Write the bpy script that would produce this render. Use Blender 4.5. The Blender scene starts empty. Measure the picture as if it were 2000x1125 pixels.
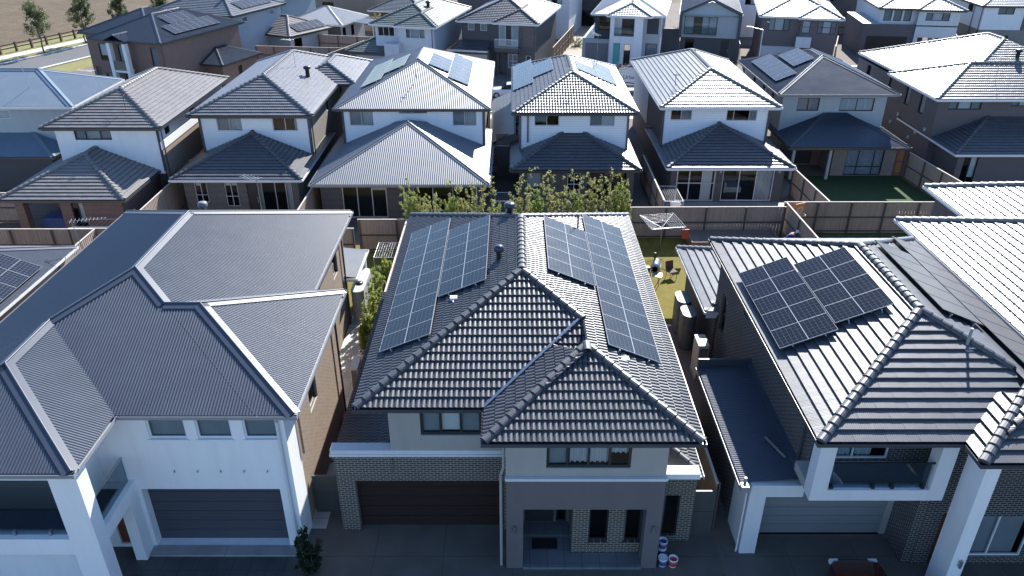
import bpy, math, random
import numpy as np
from mathutils import Vector, Matrix
random.seed(7); RNG = np.random.default_rng(7)
scene = bpy.context.scene
COL = scene.collection
PI = math.pi
def rad(a): return math.radians(a)

# ------------------------------------------------------------------ mesh builder
class MB:
    def __init__(s): s.v=[]; s.f=[]; s.m=[]; s.n=0; s.sm=[]
    def add(s, verts, faces, m=0, smooth=False):
        b=s.n; s.v.append(np.asarray(verts,float).reshape(-1,3)); s.n+=len(s.v[-1])
        for f in faces: s.f.append([i+b for i in f]); s.m.append(m); s.sm.append(smooth)
    def addq(s, verts, quads, m=0, smooth=False):
        b=s.n; s.v.append(verts); s.n+=len(verts)
        s.f.extend((quads+b).tolist()); s.m.extend([m]*len(quads)); s.sm.extend([smooth]*len(quads))
    def quad(s,a,b,c,d,m=0): s.add([a,b,c,d],[(0,1,2,3)],m)
    def box(s,x0,x1,y0,y1,z0,z1,m=0):
        if x0>x1:x0,x1=x1,x0
        if y0>y1:y0,y1=y1,y0
        if z0>z1:z0,z1=z1,z0
        s.add([(x0,y0,z0),(x1,y0,z0),(x1,y1,z0),(x0,y1,z0),(x0,y0,z1),(x1,y0,z1),(x1,y1,z1),(x0,y1,z1)],
              [(0,3,2,1),(4,5,6,7),(0,1,5,4),(1,2,6,5),(2,3,7,6),(3,0,4,7)],m)
    def obox(s,o,a,b,c,m=0):
        o,a,b,c=[np.asarray(q,float) for q in (o,a,b,c)]
        if np.dot(np.cross(a,b),c)<0: a,b=b,a
        s.add([o,o+a,o+a+b,o+b,o+c,o+a+c,o+a+b+c,o+b+c],[(0,3,2,1),(4,5,6,7),(0,1,5,4),(1,2,6,5),(2,3,7,6),(3,0,4,7)],m)
    def tube(s,p0,p1,r0,r1=None,n=8,m=0,cap=True,smooth=True):
        r1=r0 if r1 is None else r1
        p0=Vector(p0);p1=Vector(p1);d=(p1-p0).normalized()
        a=d.orthogonal().normalized();b=d.cross(a)
        V=[p0+(a*math.cos(t)+b*math.sin(t))*r0 for t in [2*PI*i/n for i in range(n)]]
        V+=[p1+(a*math.cos(t)+b*math.sin(t))*r1 for t in [2*PI*i/n for i in range(n)]]
        s.add(V,[(i,(i+1)%n,n+(i+1)%n,n+i) for i in range(n)],m,smooth)
        if cap: s.add(V,[tuple(range(n-1,-1,-1)),tuple(range(n,2*n))],m)
    def lathe(s,c,prof,n=16,m=0,sx=1,sy=1):
        c=np.asarray(c,float);V=[]
        for r,z in prof:
            for i in range(n):
                t=2*PI*i/n; V.append((c[0]+r*sx*math.cos(t),c[1]+r*sy*math.sin(t),c[2]+z))
        F=[]
        for j in range(len(prof)-1):
            for i in range(n): F.append((j*n+i,j*n+(i+1)%n,(j+1)*n+(i+1)%n,(j+1)*n+i))
        s.add(V,F,m,True)
        s.add(V,[tuple(range(n-1,-1,-1)),tuple(range((len(prof)-1)*n,len(prof)*n))],m)
    def build(s,name,mats,parent=None,off=(0,0,0)):
        me=bpy.data.meshes.new(name)
        V=np.concatenate(s.v) if s.v else np.zeros((0,3))
        V=V-np.asarray(off,float)
        lens=np.array([len(f) for f in s.f],dtype=np.int32)
        loops=np.fromiter((i for f in s.f for i in f),dtype=np.int32,count=int(lens.sum()))
        me.vertices.add(len(V)); me.vertices.foreach_set('co',V.astype(np.float32).ravel())
        me.loops.add(len(loops)); me.loops.foreach_set('vertex_index',loops)
        me.polygons.add(len(lens)); st=np.concatenate([[0],np.cumsum(lens)[:-1]]).astype(np.int32)
        me.polygons.foreach_set('loop_start',st); me.polygons.foreach_set('loop_total',lens)
        me.polygons.foreach_set('material_index',np.array(s.m,dtype=np.int32))
        me.polygons.foreach_set('use_smooth',np.array(s.sm,dtype=bool))
        if not isinstance(mats,(list,tuple)): mats=[mats]
        for q in mats: me.materials.append(q)
        me.update(calc_edges=True); me.validate()
        o=bpy.data.objects.new(name,me); COL.objects.link(o)
        if parent is not None: o.parent=parent
        return o

def tag(o,label=None,cat=None,group=None,kind=None):
    if label: o['label']=label
    if cat: o['category']=cat
    if group: o['group']=group
    if kind: o['kind']=kind
    return o
def thing(name,label,cat,loc=(0,0,0),yaw=0,group=None):
    o=bpy.data.objects.new(name,None); COL.objects.link(o)
    o.empty_display_size=.3; o.location=loc; o.rotation_euler=(0,0,-rad(yaw))
    return tag(o,label,cat,group)

# ------------------------------------------------------------------ materials
M={}
class NT:
    def __init__(s,name):
        s.mat=bpy.data.materials.new(name); s.mat.use_nodes=True; s.t=s.mat.node_tree; s.t.nodes.clear()
        s.out=s.n('ShaderNodeOutputMaterial'); s.b=s.n('ShaderNodeBsdfPrincipled'); s.l(s.b.outputs[0],s.out.inputs[0])
    def n(s,t,**k):
        q=s.t.nodes.new(t)
        for a,b in k.items(): setattr(q,a,b)
        return q
    def l(s,a,b): s.t.links.new(a,b)
    def math(s,op,a,b=None,c=None):
        q=s.n('ShaderNodeMath',operation=op)
        for i,x in enumerate((a,b,c)):
            if x is None: continue
            if isinstance(x,(int,float)): q.inputs[i].default_value=x
            else: s.l(x,q.inputs[i])
        return q.outputs[0]
    def mixc(s,f,a,b,bt='MIX'):
        q=s.n('ShaderNodeMix',data_type='RGBA',blend_type=bt)
        for sock,x in ((q.inputs[0],f),(q.inputs[6],a),(q.inputs[7],b)):
            if isinstance(x,(int,float)): sock.default_value=x
            elif isinstance(x,(tuple,list)): sock.default_value=(*x[:3],1)
            else: s.l(x,sock)
        return q.outputs[2]
    def coord(s,w='Object'):
        if not hasattr(s,'tc'): s.tc=s.n('ShaderNodeTexCoord')
        return s.tc.outputs[w]
    def noise(s,scale,detail=3,vec=None,stretch=None,rough=.55):
        q=s.n('ShaderNodeTexNoise'); q.inputs['Scale'].default_value=scale; q.inputs['Detail'].default_value=detail; q.inputs['Roughness'].default_value=rough
        v=vec if vec is not None else s.coord()
        if stretch:
            mp=s.n('ShaderNodeMapping'); mp.inputs['Scale'].default_value=stretch; s.l(v,mp.inputs[0]); v=mp.outputs[0]
        s.l(v,q.inputs['Vector']); return q.outputs['Fac']
    def ramp(s,f,a,b):
        q=s.n('ShaderNodeMapRange'); q.inputs[1].default_value=a; q.inputs[2].default_value=b; s.l(f,q.inputs[0]); return q.outputs[0]
    def bump(s,h,st,dist=.02):
        q=s.n('ShaderNodeBump'); q.inputs['Strength'].default_value=st; q.inputs['Distance'].default_value=dist; s.l(h,q.inputs['Height']); s.l(q.outputs[0],s.b.inputs['Normal'])
    def set(s,**k):
        for a,x in k.items():
            sock=s.b.inputs[a.replace('_',' ')]
            if isinstance(x,(tuple,list)): sock.default_value=(*x[:3],1)
            elif isinstance(x,(int,float)): sock.default_value=x
            else: s.l(x,sock)
def shade(c,k): return tuple(min(1,max(0,q*k)) for q in c)
def plain(name,c,rough=.6,var=.15,scale=2.5,bump=0,metal=0,spec=.5,fine=40,stretch=None,coat=0):
    t=NT(name); n1=t.ramp(t.noise(scale,4,stretch=stretch),.3,.7); n2=t.noise(fine,2)
    base=t.mixc(n1,shade(c,1-var),shade(c,1+var)); base=t.mixc(t.ramp(n2,.35,.65),base,t.mixc(.5,base,shade(c,1-var*1.3)))
    t.set(Base_Color=base,Roughness=t.math('ADD',rough-.02,t.math('MULTIPLY',n1,.04)),Metallic=metal)
    t.b.inputs['Specular IOR Level'].default_value=spec
    if coat: t.b.inputs['Coat Weight'].default_value=coat; t.b.inputs['Coat Roughness'].default_value=.06
    if bump: t.bump(n2,bump,.01)
    M[name]=t.mat; return t.mat
def tilemat(name,c,rough=.5,spec=.5,fade=.4):
    t=NT(name); nn=t.n('ShaderNodeTexWhiteNoise',noise_dimensions='3D')
    mp=t.n('ShaderNodeVectorMath',operation='FLOOR'); sc=t.n('ShaderNodeVectorMath',operation='SCALE'); sc.inputs[3].default_value=3.0
    t.l(t.coord(),sc.inputs[0]); t.l(sc.outputs[0],mp.inputs[0]); t.l(mp.outputs[0],nn.inputs['Vector'])
    pat=t.ramp(t.noise(.6,5,stretch=None),.3,.72); fine=t.noise(60,2)
    a=t.mixc(nn.outputs['Value'],shade(c,.78),shade(c,1.24))
    b=t.mixc(t.math('MULTIPLY',pat,fade),a,shade(c,1.6)); lich=t.ramp(t.noise(5.5,3,rough=.7),.63,.7); b=t.mixc(t.math('MULTIPLY',lich,.3),b,tuple(.5*q+.5*w for q,w in zip(shade(c,1.8),(.2,.2,.17)))); strk=t.ramp(t.noise(3.2,3,stretch=(1,1,.2)),.55,.75); b=t.mixc(t.math('MULTIPLY',strk,.3),b,shade(c,.6)); b=t.mixc(t.ramp(fine,.4,.62),shade(c,.7),b)
    t.set(Base_Color=b,Roughness=t.math('ADD',rough-.05,t.math('MULTIPLY',fine,.1)))
    t.b.inputs['Specular IOR Level'].default_value=spec
    t.bump(fine,.1,.004); M[name]=t.mat; return t.mat
def brickmat(name,c1,c2,mortar,bw=.235,rh=.088,ms=.011):
    t=NT(name); sp=t.n('ShaderNodeSeparateXYZ'); t.l(t.coord(),sp.inputs[0])
    sn=t.n('ShaderNodeSeparateXYZ'); t.l(t.coord('Normal'),sn.inputs[0])
    f=t.math('GREATER_THAN',t.math('ABSOLUTE',sn.outputs[0]),.6)
    u=t.math('ADD',t.math('MULTIPLY',sp.outputs[0],t.math('SUBTRACT',1.0,f)),t.math('MULTIPLY',sp.outputs[1],f))
    cb=t.n('ShaderNodeCombineXYZ'); t.l(u,cb.inputs[0]); t.l(sp.outputs[2],cb.inputs[1])
    br=t.n('ShaderNodeTexBrick'); t.l(cb.outputs[0],br.inputs['Vector'])
    br.inputs['Scale'].default_value=1; br.inputs['Brick Width'].default_value=bw; br.inputs['Row Height'].default_value=rh
    br.inputs['Mortar Size'].default_value=ms; br.inputs['Mortar Smooth'].default_value=.15; br.inputs['Bias'].default_value=-.1
    br.inputs['Color1'].default_value=(*c1,1); br.inputs['Color2'].default_value=(*c2,1); br.inputs['Mortar'].default_value=(*mortar,1)
    n1=t.ramp(t.noise(1.1,4),.3,.75); n2=t.noise(70,2)
    base=t.mixc(t.math('MULTIPLY',n1,.35),br.outputs['Color'],t.mixc(.5,br.outputs['Color'],shade(c1,.6)))
    base=t.mixc(t.math('MULTIPLY',n2,.35),base,shade(c2,.55))
    t.set(Base_Color=base,Roughness=.8); t.b.inputs['Specular IOR Level'].default_value=.3
    h=t.math('SUBTRACT',t.math('MULTIPLY',n2,.25),br.outputs['Fac']); t.bump(h,.5,.008); M[name]=t.mat; return t.mat
def rendermat(name,c,rough=.75):
    t=NT(name); st=t.ramp(t.noise(1.6,5,stretch=(1.6,1.6,.25)),.42,.8); n=t.noise(9,4); f=t.noise(140,2)
    base=t.mixc(t.math('MULTIPLY',st,.36),c,shade(c,.74)); base=t.mixc(t.math('MULTIPLY',t.ramp(n,.35,.7),.16),base,shade(c,.86))
    t.set(Base_Color=base,Roughness=rough); t.b.inputs['Specular IOR Level'].default_value=.3; t.bump(f,.18,.004); M[name]=t.mat; return t.mat
def boardmat(name,c,pitch=.17,rough=.6):
    t=NT(name); sp=t.n('ShaderNodeSeparateXYZ'); t.l(t.coord(),sp.inputs[0])
    fr=t.math('FRACT',t.math('DIVIDE',sp.outputs[2],pitch)); gap=t.math('LESS_THAN',fr,.07)
    st=t.ramp(t.noise(1.5,4,stretch=(1.5,1.5,.3)),.4,.8); base=t.mixc(t.math('MULTIPLY',st,.22),c,shade(c,.78)); base=t.mixc(gap,base,shade(c,.62))
    t.set(Base_Color=base,Roughness=rough); t.bump(fr,.35,.012); M[name]=t.mat; return t.mat
def woodmat(name,c1,c2,pitch=.1):
    t=NT(name); sp=t.n('ShaderNodeSeparateXYZ'); t.l(t.coord(),sp.inputs[0])
    wn=t.n('ShaderNodeTexWhiteNoise',noise_dimensions='1D'); t.l(t.math('FLOOR',t.math('DIVIDE',sp.outputs[0],pitch)),wn.inputs['W'])
    g=t.ramp(t.noise(6,5,stretch=(5,5,.35)),.3,.7); big=t.ramp(t.noise(.5,3),.3,.7)
    bay=t.n('ShaderNodeTexWhiteNoise',noise_dimensions='1D'); t.l(t.math('FLOOR',t.math('DIVIDE',sp.outputs[0],2.4)),bay.inputs['W']); base=t.mixc(t.math('ADD',t.math('MULTIPLY',wn.outputs['Value'],.6),t.math('MULTIPLY',bay.outputs['Value'],.4)),c1,c2); base=t.mixc(t.math('MULTIPLY',g,.5),base,shade(c1,.55)); base=t.mixc(t.math('MULTIPLY',big,.4),base,shade(c2,1.15))
    t.set(Base_Color=base,Roughness=.85); t.b.inputs['Specular IOR Level'].default_value=.25; t.bump(g,.3,.006); M[name]=t.mat; return t.mat
def leafmat(name,c1,c2,trans=.35):
    t=NT(name); oi=t.n('ShaderNodeNewGeometry'); n=t.ramp(t.noise(2.5,3),.3,.7)
    base=t.mixc(oi.outputs['Random Per Island'],c1,c2); base=t.mixc(t.math('MULTIPLY',n,.5),base,shade(c1,.7))
    t.set(Base_Color=base,Roughness=.5); t.b.inputs['Specular IOR Level'].default_value=.4
    tr=t.n('ShaderNodeBsdfTranslucent'); t.l(t.mixc(.4,base,shade(c2,1.6)),tr.inputs[0])
    mx=t.n('ShaderNodeMixShader'); mx.inputs[0].default_value=trans; t.l(t.b.outputs[0],mx.inputs[1]); t.l(tr.outputs[0],mx.inputs[2]); t.l(mx.outputs[0],t.out.inputs[0])
    M[name]=t.mat; return t.mat
def glassmat(name,tint,refl=.06,alpha=.75):
    t=NT(name); t.set(Base_Color=(0.01,.012,.015),Roughness=.04)
    gl=t.n('ShaderNodeBsdfGlossy'); gl.inputs['Roughness'].default_value=.03; gl.inputs[0].default_value=(.9,.95,1,1)
    tr=t.n('ShaderNodeBsdfTransparent'); tr.inputs[0].default_value=(*tint,1)
    fr=t.n('ShaderNodeFresnel'); fr.inputs[0].default_value=1.5
    mx=t.n('ShaderNodeMixShader'); t.l(t.math('MULTIPLY',fr.outputs[0],.8+refl),mx.inputs[0]); t.l(tr.outputs[0],mx.inputs[1]); t.l(gl.outputs[0],mx.inputs[2]); t.l(mx.outputs[0],t.out.inputs[0])
    M[name]=t.mat; return t.mat
def pvmat(name,w,h,cell,line,rough=.12,mid=True,nx=6,ny=12):
    t=NT(name); sp=t.n('ShaderNodeSeparateXYZ'); t.l(t.coord(),sp.inputs[0])
    def ln(sock,pitch,wd):
        f=t.math('FRACT',t.math('DIVIDE',sock,pitch)); return t.math('LESS_THAN',t.math('MINIMUM',f,t.math('SUBTRACT',1.0,f)),wd/pitch/2)
    g=t.math('MAXIMUM',ln(sp.outputs[0],w/nx,.007),ln(sp.outputs[1],h/ny,.007))
    fine=ln(sp.outputs[0],w/nx/5,.0016)
    n=t.noise(1.5,3); base=t.mixc(n,shade(cell,.85),shade(cell,1.2)); base=t.mixc(t.math('MULTIPLY',fine,.35),base,line); base=t.mixc(g,base,line)
    if mid:
        md=t.math('LESS_THAN',t.math('ABSOLUTE',t.math('SUBTRACT',sp.outputs[1],h/2)),.011); base=t.mixc(md,base,(.4,.43,.46))
    dirt=t.ramp(t.noise(1.2,5),.3,.8)
    t.set(Base_Color=base,Roughness=t.math('ADD',rough,t.math('MULTIPLY',dirt,.08))); t.b.inputs['IOR'].default_value=1.36; t.b.inputs['Specular IOR Level'].default_value=.38; M[name]=t.mat; return t.mat
def groundmat(name,c1,c2,scale,rough=.9,fine=30,bump=.4):
    t=NT(name); a=t.ramp(t.noise(scale,6,rough=.65),.32,.68); b=t.noise(fine,4); big=t.ramp(t.noise(scale*.18,3),.35,.65)
    base=t.mixc(a,c1,c2); base=t.mixc(t.math('MULTIPLY',big,.45),base,shade(c1,.7)); base=t.mixc(t.ramp(b,.35,.7),shade(c1,.7),base)
    t.set(Base_Color=base,Roughness=rough); t.b.inputs['Specular IOR Level'].default_value=.25; t.bump(b,bump,.03); M[name]=t.mat; return t.mat
def slabmat(name,c,joint=3.0,rough=.7,jx=True):
    t=NT(name); sp=t.n('ShaderNodeSeparateXYZ'); t.l(t.coord(),sp.inputs[0])
    def ln(sock,p,w):
        f=t.math('FRACT',t.math('DIVIDE',sock,p)); return t.math('LESS_THAN',f,w/p)
    g=ln(sp.outputs[1],joint,.02)
    if jx: g=t.math('MAXIMUM',g,ln(sp.outputs[0],joint,.02))
    a=t.ramp(t.noise(.9,5),.3,.7); b=t.noise(45,3); base=t.mixc(a,shade(c,.78),shade(c,1.15)); base=t.mixc(t.math('MULTIPLY',b,.3),base,shade(c,.7)); base=t.mixc(g,base,shade(c,.45))
    t.set(Base_Color=base,Roughness=rough); t.bump(b,.2,.01); M[name]=t.mat; return t.mat

# roofs
tilemat('tile_charcoal',(.06,.064,.072),.42)
tilemat('tile_slate',(.085,.086,.095),.42)
tilemat('tile_ash',(.15,.15,.16),.42)
tilemat('tile_grey',(.14,.145,.15),.4)
tilemat('tile_light',(.2,.2,.2),.4)
tilemat('tile_brown',(.2,.185,.175),.45)
tilemat('tile_green',(.11,.135,.12),.42)
tilemat('tile_pale',(.26,.27,.28),.42)
plain('metal_navy',(.05,.062,.085),.44,.08,1.2,spec=.5)
plain('metal_grey',(.16,.17,.185),.42,.08,1.2)
plain('metal_dark',(.028,.036,.05),.3,.08,1.2)
plain('metal_blue',(.14,.19,.24),.42,.08,1.2)
plain('metal_silver',(.3,.31,.32),.42,.08,1.2)
plain('flash_light',(.3,.32,.35),.4,.06); plain('flash_dark',(.06,.066,.08),.45,.1)
plain('valley_metal',(.07,.12,.2),.45,.1,metal=.3)
plain('gutter_dark',(.05,.054,.062),.35,.08); plain('gutter_white',(.72,.73,.74),.4,.05); plain('gutter_grey',(.25,.26,.28),.38,.06)
plain('soffit',(.55,.56,.57),.7,.05)
# walls
brickmat('brick_charcoal',(.085,.077,.066),(.055,.05,.045),(.5,.46,.4),ms=.009)
brickmat('brick_black',(.045,.043,.045),(.028,.027,.03),(.36,.35,.34))
brickmat('brick_brown',(.21,.12,.09),(.14,.08,.065),(.34,.3,.27))
brickmat('brick_tan',(.33,.245,.18),(.25,.18,.13),(.42,.38,.33))
brickmat('brick_taupe',(.2,.17,.155),(.15,.125,.115),(.34,.31,.29))
brickmat('brick_grey',(.27,.25,.22),(.2,.185,.165),(.4,.38,.35))
brickmat('brick_plum',(.13,.1,.1),(.085,.068,.07),(.3,.28,.28))
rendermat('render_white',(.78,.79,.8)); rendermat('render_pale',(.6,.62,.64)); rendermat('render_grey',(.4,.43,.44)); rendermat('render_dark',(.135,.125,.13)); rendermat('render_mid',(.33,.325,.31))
rendermat('render_charcoal',(.06,.065,.07)); rendermat('render_blue',(.2,.26,.3)); boardmat('board_white',(.86,.87,.88)); boardmat('board_dark',(.07,.075,.085)); boardmat('board_blue',(.3,.36,.42))
# misc
plain('frame_black',(.025,.028,.032),.4,.05); plain('frame_white',(.75,.76,.77),.4,.04); plain('frame_silver',(.5,.52,.54),.35,.05,metal=.3); plain('frame_bronze',(.12,.1,.085),.4,.06)
glassmat('glass',(.78,.84,.86)); glassmat('glass_green',(.3,.6,.55),.04); glassmat('balustrade_glass',(.72,.8,.82),.02)
plain('curtain',(.62,.64,.66),.9,.1,6,stretch=(14,14,.3)); plain('blind',(.3,.33,.36),.8,.08); plain('blind_white',(.68,.7,.72),.8,.04); plain('curtain_blue',(.42,.5,.6),.9,.12,6,stretch=(14,14,.3))
def garagemat(name,c):
    t=NT(name); sp=t.n('ShaderNodeSeparateXYZ'); t.l(t.coord(),sp.inputs[0]); fr=t.math('FRACT',t.math('DIVIDE',sp.outputs[2],.15)); n=t.ramp(t.noise(1.2,4),.3,.7)
    g=t.math('LESS_THAN',fr,.06); base=t.mixc(t.math('MULTIPLY',n,.25),c,shade(c,.75)); base=t.mixc(g,base,shade(c,.6)); t.set(Base_Color=base,Roughness=.55); t.bump(fr,.25,.01); M[name]=t.mat
garagemat('door_charcoal',(.06,.063,.08)); garagemat('door_brown',(.024,.011,.01)); garagemat('door_pale',(.5,.52,.55)); garagemat('door_mid',(.2,.21,.22)); garagemat('door_cream',(.5,.47,.43))
plain('door_timber',(.16,.05,.025),.45,.25,3,stretch=(6,6,.5)); plain('door_teal',(.12,.45,.42),.5,.05); plain('door_dark',(.03,.03,.032),.45,.1)
woodmat('paling',(.3,.24,.19),(.44,.35,.28)); woodmat('paling_new',(.36,.17,.09),(.28,.12,.06)); woodmat('paling_brown',(.2,.14,.1),(.3,.22,.16)); plain('post_wood',(.1,.085,.075),.85,.2,3,stretch=(4,4,.5))
plain('fence_steel',(.07,.072,.07),.5,.06); plain('cap_wood',(.5,.44,.38),.8,.15,3); plain('rail_brown',(.1,.055,.045),.8,.25)
plain('alu',(.62,.64,.66),.35,.05,metal=.6); plain('steel',(.4,.41,.42),.35,.1,metal=.8); plain('black_plastic',(.02,.02,.022),.35,.1); plain('white_plastic',(.75,.76,.77),.4,.05); plain('grey_plastic',(.42,.43,.44),.5,.06); plain('tank_grey',(.09,.1,.115),.5,.08); plain('ac_beige',(.5,.48,.44),.5,.05)
plain('red_paint',(.55,.03,.04),.4,.1); plain('car_red',(.06,.003,.004),.25,.05,coat=1); plain('car_white',(.75,.76,.78),.3,.03,coat=1); plain('tyre',(.015,.015,.016),.8,.1); plain('car_glass',(.012,.015,.02),.06,.05)
plain('yellow_plastic',(.75,.48,.02),.4,.06); plain('blue_cloth',(.06,.11,.3),.7,.15); plain('orange_board',(.6,.25,.08),.6,.1); plain('label_blue',(.03,.06,.3),.4,.1); plain('terracotta_red',(.4,.05,.04),.5,.15)
plain('skin',(.5,.3,.22),.5,.05); plain('shirt_blue',(.035,.05,.24),.85,.15); plain('trouser',(.05,.055,.08),.85,.15); plain('white_cloth',(.75,.76,.78),.85,.06); plain('hair',(.45,.44,.43),.7,.1); plain('shoe',(.03,.03,.03),.6,.1)
plain('bark',(.14,.11,.09),.9,.25,6,stretch=(5,5,.6)); leafmat('leaf_hedge',(.2,.24,.06),(.44,.43,.19),.5); leafmat('leaf_bamboo',(.17,.24,.04),(.36,.4,.12),.5); leafmat('leaf_gum',(.06,.09,.035),(.14,.16,.075),.4); leafmat('leaf_dark',(.02,.035,.015),(.04,.06,.025)); leafmat('leaf_yellow',(.16,.17,.03),(.3,.26,.05))
groundmat('lawn',(.16,.135,.022),(.27,.22,.04),2.2,fine=45); groundmat('lawn_dark',(.05,.085,.03),(.075,.115,.04),1.6,fine=60); groundmat('soil',(.17,.14,.12),(.26,.215,.18),.9); groundmat('dry_grass',(.1,.07,.04),(.24,.18,.105),.6,fine=5,bump=.8); groundmat('mulch',(.2,.14,.12),(.3,.22,.19),2.5,fine=25); groundmat('verge',(.2,.2,.07),(.36,.3,.14),1.2); groundmat('asphalt',(.14,.14,.145),(.19,.19,.19),1.5,fine=90,bump=.15)
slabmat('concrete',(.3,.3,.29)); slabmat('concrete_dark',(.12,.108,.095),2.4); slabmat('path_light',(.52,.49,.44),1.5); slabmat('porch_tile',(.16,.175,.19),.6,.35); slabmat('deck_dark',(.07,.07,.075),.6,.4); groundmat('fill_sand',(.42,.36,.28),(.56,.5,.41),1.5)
PVA=dict(w=.99,h=1.956); pvmat('pv_blue',.99,1.956,(.006,.008,.012),(.1,.11,.12),rough=.2); pvmat('pv_dark',1.13,2.06,(.006,.007,.011),(.12,.125,.14),ny=12); pvmat('pv_small',1.02,1.68,(.02,.022,.027),(.16,.17,.19),rough=.2,mid=False,ny=10); pvmat('pv_black',1.13,1.75,(.1,.095,.095),(.05,.05,.052),rough=.3,mid=False,ny=10); pvmat('pv_navy',1.13,1.05,(.014,.017,.028),(.2,.22,.26),mid=False,ny=6)
plain('pv_frame_silver',(.3,.31,.33),.4,.03); plain('pv_frame_black',(.02,.02,.022),.4,.05); plain('pv_back',(.03,.03,.035),.7,.05)
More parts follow.
